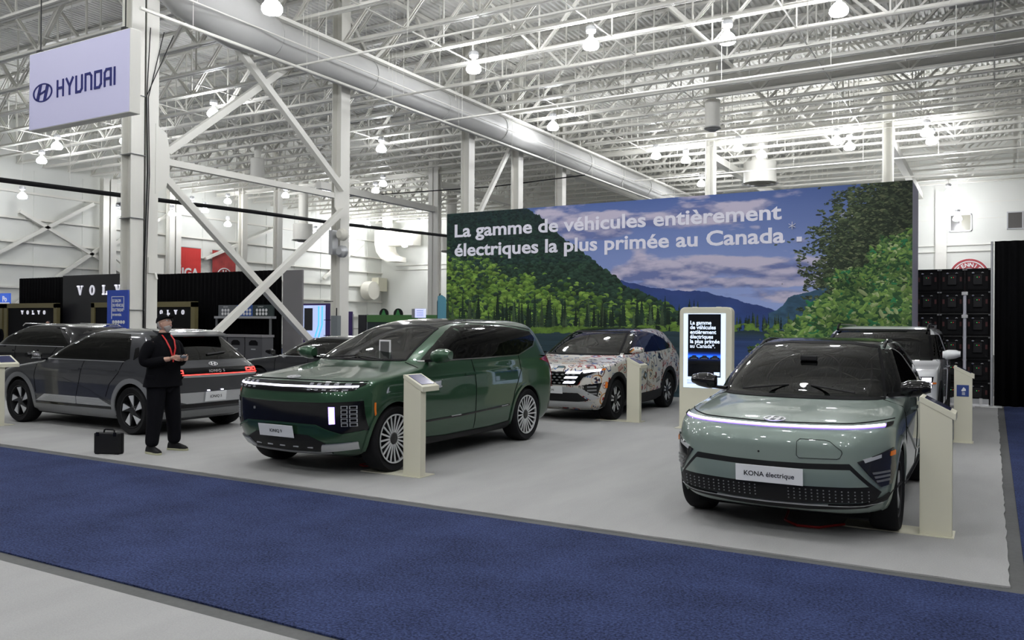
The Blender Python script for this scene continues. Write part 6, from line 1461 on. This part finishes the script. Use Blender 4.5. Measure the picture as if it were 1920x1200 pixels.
    MB().box(0, 0, 0, 4.9, .2, 3.64).build('panel', 'booth_dark', o)
    def slab_letters(par, s, x, z, h, gap, m, y):
        for ch in s:
            mb = MB(); w = h*.95; T = h*.26; t = h*.14
            if ch == 'V': mb.prism([(x, z+h), (x+T*1.3, z+h), (x+w*.56, z+h*.22), (x+w*.76, z+h), (x+w*.9, z+h), (x+w*.58, z), (x+w*.42, z)], y-.03, y, 'y'); mb.box(x-T*.3, y-.03, z+h-t, x+T*1.6, y, z+h); mb.box(x+w*.64, y-.03, z+h-t, x+w*1.02, y, z+h)
            elif ch == 'L': mb.box(x+T*.4, y-.03, z, x+T*1.4, y, z+h); mb.box(x, y-.03, z, x+w*.85, y, z+t); mb.box(x, y-.03, z+h-t, x+T*1.8, y, z+h); mb.box(x+w*.72, y-.03, z, x+w*.85, y, z+h*.38)
            else:
                n = 24; v = []
                for k in range(n):
                    a = 2*PI*k/n
                    for rx, rz in ((.45, .52), (.21, .38)):
                        for yy in (y-.03, y): v.append((x+w*.45+w*rx*math.cos(a), yy, z+h/2+h*rz*math.sin(a)))
                f = []
                for k in range(n):
                    a = k*4; b = (k+1) % n*4; f += [(a, b, b+2, a+2), (a+1, a+3, b+3, b+1), (a, a+1, b+1, b), (a+2, b+2, b+3, a+3)]
                mb.add(v, f)
            mb.build('brand_letter', m, par); x += w+gap
    slab_letters(o, 'VOLVO', 1.05, 2.80, .40, .46, 'letter_lit', 0)
    def framed(x0, x1, letx, lab):
        o = empty('framed_panel', (x0, 20.6, 0), 0, lab, 'panel'); w = x1-x0
        MB().box(0, 0, 0, w, .08, 2.38).build('panel', 'panel_black', o)
        MB().box(-.02, -.06, 0, .2, .1, 2.45).build('frame_post', 'gold_frame', o); MB().box(w-.2, -.06, 0, w+.02, .1, 2.45).build('frame_post', 'gold_frame', o); MB().box(-.02, -.06, 2.27, w+.02, .1, 2.47).build('frame_beam', 'gold_frame', o)
        if letx is not None: slab_letters(o, 'VOLVO', letx, 1.99, .17, .25, 'letter_lit', -.005)
    framed(-37.9, -34.0, 1.25, 'gold-framed black panel with brand letters at far left, under the curtain')
    framed(-40.2, -38.1, None, 'gold-framed black panel cut by the left edge of the photo')
    framed(-31.6, -25.4, 3.8, 'wide gold-framed black panel with brand letters directly behind the man')
    o = empty('small_post', (-27.0, 20.4, 0), 0, 'slim gold post standing right of the man\'s head', 'post'); MB().box(-.05, -.05, 0, .05, .05, 1.9).build('post', 'gold_frame', o); MB().box(-.15, -.15, 0, .15, .15, .02).build('foot', 'gold_frame', o)
    o = empty('tall_panel', (-21.25, 21.2, 0), 0, 'tall grey felt panel beside the crossing of the braces', 'panel'); MB().box(-.36, 0, 0, .56, .08, 3.55).build('panel', 'grey_felt', o, bevel=.01)
    o = empty('screen_sign', (-39.5, 20.9, 0), 0, 'small blue lit screen at the left edge above the gold frame', 'screen'); MB().box(-1, 0, 2.45, 1.35, .06, 2.95).build('screen', mat('blue_screen', (.03, .08, .35), .3, emit=(.04, .12, .6), es=.8), o); MB().box(-1, 0, 0, -.9, .06, 2.45).build('leg', 'silver_dark', o); text('lettering', 'Po', .34, 'letter_lit', o, (.78, -.01, 2.58), FACE_Y, bold=.01)
    MB().box(-1, -.005, 2.47, 1.35, 0, 2.53).build('light_strip', 'letter_lit', o)
    # blue upright sign before the near column
    o = empty('blue_sign', (-18.93, 13.03, 0), 0, 'upright blue show sign with French lettering standing before the nearest column', 'sign')
    MB().box(-.46, 0, .9, .37, .03, 2.50).build('board', mat('sign_royal', (.025, .06, .33), .5, emit=(.03, .08, .5), es=.08), o); MB().box(-.08, .03, 0, .0, .07, 2.0).build('post', 'silver_dark', o); MB().box(-.3, -.15, 0, .25, .2, .015).build('foot', 'silver_dark', o)
    fr = MB(); fr.box(-.28, -.006, 2.33, .22, 0, 2.345).box(-.28, -.006, 1.78, -.265, 0, 2.345).box(.205, -.006, 2.0, .22, 0, 2.345); fr.build('outline', 'white_paint', o)
    for k, L in enumerate(('LE SALON', 'DU VÉHICULE', 'ÉLECTRIQUE', 'DE MONTRÉAL')): text('lettering', L, .105 if k < 3 else .075, 'white_paint', o, (-.24, -.005, 2.20-k*.115), FACE_Y, ext=.002, bold=.002, width=.72)
    for k in range(5): MB().lathe([(.0001, 0), (.045, 0), (.045, -.006), (.0001, -.006)], 14, 'y', (-.20+k*.103, 0, 1.70)).build('round_icon', 'white_paint', o)
    MB().prism([(-.38, 1.0), (-.28, 1.0), (-.22, 1.5), (-.32, 1.5)], -.006, 0, 'y').build('green_stripe', mat('sign_green', (.06, .30, .09), .5), o); MB().box(-.18, -.006, 1.32, .1, 0, 1.42).build('sponsor_mark', 'white_paint', o); MB().box(-.16, -.008, 1.34, .08, -.006, 1.40).build('sponsor_mark_inset', 'sign_royal', o)
    MB().prism([(-.2, 1.22), (.02, 1.22), (.1, 1.27), (-.2, 1.27)], -.006, 0, 'y').build('green_stripe', 'sign_green', o)
    # help counter with sorted-waste icons
    mat('board_grey', (.13, .14, .15), .5); mat('board_blue', (.03, .09, .33), .5); mat('board_dark', (.03, .045, .045), .5); mat('bin_grey', (.085, .085, .09), .6)
    o = empty('sorting_station', (-24.3, 20.7, 0), 0, 'station of grey and blue icon boards over a black opening, behind the braces', 'station')
    for k, (m, a, b) in enumerate((('board_grey', 0, .95), ('board_blue', .95, 1.75), ('board_dark', 1.75, 2.75))):
        p = MB().box(a, 0, 1.93, b, .06, 2.33).build('icon_board', m, o); nc = 3 if k == 0 else 4
        for r_ in range(2):
            for q in range(nc): MB().lathe([(.0001, 0), (.055, 0), (.055, -.006), (.0001, -.006)], 12, 'y', (a+.22+q*.15, 0, 2.02+r_*.125)).build('round_icon', 'white_paint', p)
        text('lettering', ('DÉCHETS', 'RECYCLAGE', 'COMPOST')[k], .06, 'white_paint', p, (a+.25, -.004, 2.245), FACE_Y, ext=.001)
    MB().box(-.05, -.15, 1.85, 2.8, .1, 1.93).build('shelf', 'silver', o)
    for x in (0, 2.7): MB().box(x-.03, -.1, 0, x+.03, -.04, 1.85).build('leg', 'silver_dark', o)
    for i, x in enumerate((-23.0, -22.15, -21.3)):
        o = empty('waste_bin', (x, 19.6, 0), 0, 'grey waste cabinet with arched opening, %s of the row behind the dark saloon' % ('left one', 'middle one', 'right one')[i], 'bin', 'grey waste cabinets in a row')
        MB().prism([(-.40, 0), (.40, 0), (.40, 1.22), (-.40, 1.22)], 0, .5, 'y').build('cabinet', 'bin_grey', o, bevel=.02); MB().box(-.42, -.03, 1.22, .42, .52, 1.30).build('worktop', 'grey_felt', o)
        MB().prism([(-.20, .95), (.20, .95), (.20, 1.05), (.1, 1.12), (-.1, 1.12), (-.20, 1.05)], -.012, .0, 'y').build('opening', 'black_matte', o); MB().box(-.10, -.01, .80, .10, 0, .84).build('label_strip', 'silver', o)
        MB().box(-.36, -.008, .05, .36, 0, .70).build('door', 'bin_grey', o)

def build_far_things():
    mat('banner_red', (.62, .035, .03), .7); mat('banner_dark', (.42, .045, .04), .7, noise=(2, (.28, .03, .03), .3, .7)); mat('logo_red', (.40, .05, .06), .6); mat('leaf_red', (.65, .03, .02), .6)
    def banner(y0, y1, z0, z1, m, lab):
        o = empty('banner', (-48.45, (y0+y1)/2, 0), 0, lab, 'banner'); n = 12; v = []; h = (y1-y0)/2
        for i in range(n+1):
            t = -h+2*h*i/n; v += [(.02*math.sin(i*1.3), t, z0), (0, t, z1)]
        c = MB().add(v, [(2*i, 2*i+2, 2*i+3, 2*i+1) for i in range(n)]).build('cloth', m, o); s = c.modifiers.new('t', 'SOLIDIFY'); s.thickness = .01
        MB().bar((0, -h, z1), (0, h, z1), .05).build('rod', 'silver', o); MB().bar((-.2, 0, z1), (0, 0, z1), .04).build('wall_bracket', 'silver', o); return o
    o = banner(37.5, 39.7, 3.6, 6.9, 'banner_red', 'bright red hanging banner with white letters on the left wall')
    text('lettering', 'IGA', .85, 'white_paint', o, (.05, -.55, 4.85), FACE_X, bold=.03)
    t = text('lettering', 'STADE', .3, 'white_paint', o, (.05, -.6, 4.75), (PI/2, -PI/2, PI/2), bold=.01)
    o = banner(40.7, 42.8, 3.6, 6.9, 'banner_dark', 'dull red hanging banner with a round white emblem on the left wall')
    v = MB()
    pts = [(.05, .72*math.cos(2*PI*k/28), 4.9+.72*math.sin(2*PI*k/28)) for k in range(29)]; v.tube(pts, .04, 5, False); v.bar((.05, -.12, 4.3), (.05, -.12, 5.5), .06); v.bar((.05, .12, 4.3), (.05, .12, 5.5), .06); v.build('round_emblem', 'white_paint', o)
    # tennis roundel on the far wall
    o = empty('wall_roundel', (-1.34, 59.93, 4.95), 0, 'round red and white TENNIS emblem with maple leaves on the far wall', 'emblem')
    def ring(r0, r1, m, y): MB().lathe([(r0, y), (r1, y), (r1, y+.02), (r0, y+.02)], 40, 'y').build('ring', m, o)
    ring(.0001, 1.14, 'white_paint', 0); ring(.98, 1.10, 'logo_red', -.02); ring(.52, .90, 'logo_red', -.02)
    for i, ch in enumerate('TENNIS'):
        a = math.radians(90+50-i*20); t = text('lettering', ch, .34, 'white_paint', o, (0, 0, 0), (0, 0, 0), ext=.004, bold=.012, align='CENTER')
        t.rotation_euler = Matrix.Rotation(-(a-PI/2), 3, 'Y').to_euler(); t.rotation_euler = (Matrix.Rotation(-(a-PI/2), 3, 'Y') @ Matrix.Rotation(PI/2, 3, 'X')).to_euler(); t.location = (.60*math.cos(a), -.03, .60*math.sin(a))
    def leaf(cx, cz, s):
        P = [(0, 1), (.18, .62), (.4, .72), (.32, .25), (.6, .45), (.66, .28), (.98, .3), (.8, .0), (.95, -.12), (.42, -.42), (.45, -.62), (.06, -.52), (.05, -1), (-.05, -1), (-.06, -.52), (-.45, -.62), (-.42, -.42), (-.95, -.12), (-.8, 0), (-.98, .3), (-.66, .28), (-.6, .45), (-.32, .25), (-.4, .72), (-.18, .62)]
        MB().prism([(cx+a*s, cz+b*s) for a, b in P], -.03, -.02, 'y').build('maple_leaf', 'leaf_red', o)
    leaf(0, .25, .22); leaf(-.3, .02, .17); leaf(.3, .02, .17)
    # things on the wall behind the loudspeaker column and beyond the cars
    o = empty('wall_screen', (-31.6, 33.2, 0), 0, 'pale lit exhibition screen seen between the grey panel and the loudspeaker column', 'screen')
    MB().box(-1.7, 0, 0, 1.9, .2, 2.75).build('frame', mat('violet_panel', (.06, .03, .16), .5), o); MB().box(-1.6, -.02, .9, .9, 0, 2.65).build('screen', mat('pale_screen', (.6, .7, .9), .4, emit=(.45, .55, .9), es=.7), o)
    for a, b, c, d in ((-1.5, 2.0, -1.1, 2.5), (-.6, 1.3, .0, 2.5), (-1.0, 1.0, -.7, 1.7)): MB().box(a, -.03, b, c, -.02, d).build('screen_figure', 'booth_dark', o)
    for k in range(2): MB().tube([(.2+k*.25, -.04, .95), (.45+k*.25, -.04, 1.6), (.45+k*.25, -.04, 2.6)], .04, 6).build('light_curve', mat('cyan_glow', (.1, .4, .8), .4, emit=(.1, .5, 1), es=1), o)
    o = empty('electrical_box', (-18.3, 20.3, 0), 0, 'grey electrical box on a post beside the loudspeaker column', 'box')
    MB().box(-.14, -.12, 1.3, .14, .06, 1.95).build('enclosure', mat('box_grey', (.16, .18, .19), .5), o, bevel=.01); MB().box(-.03, -.02, 0, .03, .04, 1.2).build('post', 'silver_dark', o); MB().tube([(0, 0, 1.95), (0, 0, 2.2)], .02, 6).build('conduit', 'black_plastic', o)
    for z in (1.3, 1.8, 2.4): MB().box(-.5, -.05, z, -.13, -.02, z+.02).build('rack_arm', 'black_plastic', o)
    o = empty('green_booth', (-28.5, 38.0, 0), 0, 'far booth with green fascia over dark panels, right of the loudspeaker column', 'booth')
    MB().box(-3.4, 0, 1.78, 2.0, .2, 2.2).build('fascia', mat('fascia_green', (.09, .24, .07), .6), o); MB().box(-4.1, .05, 0, -3.5, .15, 2.2).build('dark_panel', 'booth_dark', o); MB().box(-5.0, .05, 0, -4.6, .15, 2.4).build('violet_panel', 'violet_panel', o); MB().box(-4.6, .16, 1.35, -3.5, .26, 1.42).build('shelf', 'steel_cream', o); MB().box(-3.5, .1, 0, -3.44, .2, 2.25).build('post', 'silver', o); MB().box(-4.62, .1, 0, -4.56, .2, 2.25).build('post', 'silver', o)
    MB().box(-3.4, .05, 0, 2, .15, 1.78).build('back_panel', 'board_dark', o)
    for x in (-2.35, -1.3):
        MB().lathe([(.0001, 0), (.33, 0), (.33, .06), (.0001, .06)], 24, 'y', (x, .25, 2.25)).build('round_sign', 'black_plastic', o); MB().prism([(x-.18, 2.18), (x+.18, 2.18), (x+.03, 2.5), (x-.03, 2.5)], .23, .25, 'y').build('sign_tree', 'sign_green', o)
    o = empty('lit_notice', (-26.7, 36.0, 0), 0, 'small lit white notice above the roof of the green SUV', 'sign')
    MB().box(-.2, 0, 2.03, .45, .1, 2.5).build('notice', mat('notice_lit', (.6, .65, .9), .4, emit=(.55, .6, 1), es=.9), o); MB().box(-.42, 0, 2.03, -.2, .3, 2.5).build('side', 'silver', o); MB().box(-.05, .1, 0, .05, .2, 2.2).build('post', 'silver_dark', o)
    for k in range(4): MB().box(-.1, -.01, 2.12+k*.09, .35, 0, 2.14+k*.09).build('print', 'blue_label', o)
    o = empty('feather_flag', (-17.15, 24.5, 0), 0, 'pale blue feather flag peeking out at the left end of the landscape wall', 'flag')
    MB().prism([(-.15, .4), (.3, .4), (.3, 2.4), (.18, 2.66), (.02, 2.75), (-.15, 2.7)], 0, .01, 'y').build('cloth', mat('flag_blue', (.12, .35, .45), .6), o); MB().tube([(-.16, .02, 0), (-.17, .02, 2.5), (-.05, .02, 2.8)], .02, 6).build('pole', 'black_plastic', o)
    o = empty('wall_fan', (-48.3, 57.4, 0), 0, 'round cream blower housing on the far left wall', 'fan'); MB().lathe([(.0001, -.4), (.8, -.4), (.85, 0), (.8, .5), (.0001, .5)], 28, 'x', (.4, 0, 4.6)).build('housing', 'steel_cream', o, smooth=True); MB().box(-.2, 1.0, 4.6, .6, 2.2, 5.8).build('motor_box', 'cream', o)
    # charging cables under the cars
    tag(MB().tube([(-1.10, 7.62, .02), (-1.28, 7.42, .012), (-1.45, 7.40, .012), (-1.58, 7.55, .012), (-1.62, 7.9, .03), (-1.6, 8.3, .12), (-1.6, 8.35, .16)], .011, 6).build('cable', 'red_cable', smooth=True), 'red cable looping on the carpet under the sage green car', 'cable')
    tag(MB().tube([(-6.55, 7.95, .16), (-6.56, 7.93, .02), (-6.6, 7.75, .012), (-6.5, 7.7, .012), (-6.3, 7.9, .012)], .010, 6).build('cable', 'red_cable', smooth=True), 'red cable on the carpet under the green SUV', 'cable')
    # two visitors half hidden at the booth
    for (x, y, h, rz, lab) in ((-33.0, 19.6, 1.72, -1.2, 'dark-haired visitor seen over the roof of the black SUV'), (-36.3, 19.4, 1.62, -1.0, 'visitor low behind the bonnet of the black SUV, only face showing')):
        P = empty('person', (x, y, 0), rz, lab, 'person'); k = h/1.75
        sm = lambda name, N, E, m: skin_mesh(name, [(a*k, b*k, c*k, d*k if not isinstance(d, tuple) else (d[0]*k, d[1]*k)) for a, b, c, d in N], E, m, P, 1)
        sm('clothes', [(0, 0, .95, .15), (0, 0, 1.2, .14), (0, 0, 1.40, .14), (0, 0, 1.49, .07), (0, .18, 1.42, .07), (.02, .25, 1.15, .055), (.1, .24, .92, .045), (0, -.18, 1.42, .07), (.02, -.25, 1.15, .055), (.1, -.24, .92, .045), (0, .1, .88, .1), (.01, .11, .5, .075), (0, .11, .03, .06), (0, -.1, .88, .1), (.01, -.11, .5, .075), (0, -.11, .03, .06)],
           chain(0, 1, 2, 3)+chain(2, 4, 5, 6)+chain(2, 7, 8, 9)+chain(0, 10, 11, 12)+chain(0, 13, 14, 15), 'cloth_black')
        sm('head', [(0, 0, 1.48, .05), (0, 0, 1.56, .055), (.015, 0, 1.60, .075), (.01, 0, 1.68, .08), (.0, 0, 1.72, .06)], chain(0, 1, 2, 3, 4), 'skin')
        sm('hair', [(-.03, 0, 1.60, .07), (-.02, 0, 1.70, .088), (-.01, 0, 1.74, .07)], chain(0, 1, 2), 'ink')
build_backdrop()
build_sign()
build_stands()
build_kiosk()
build_kona()
build_ioniq9()
build_ioniq5()
build_tucson()
build_santafe()
build_row2()
build_person()
build_right_back()
build_far_things()
bpy.context.view_layer.update()
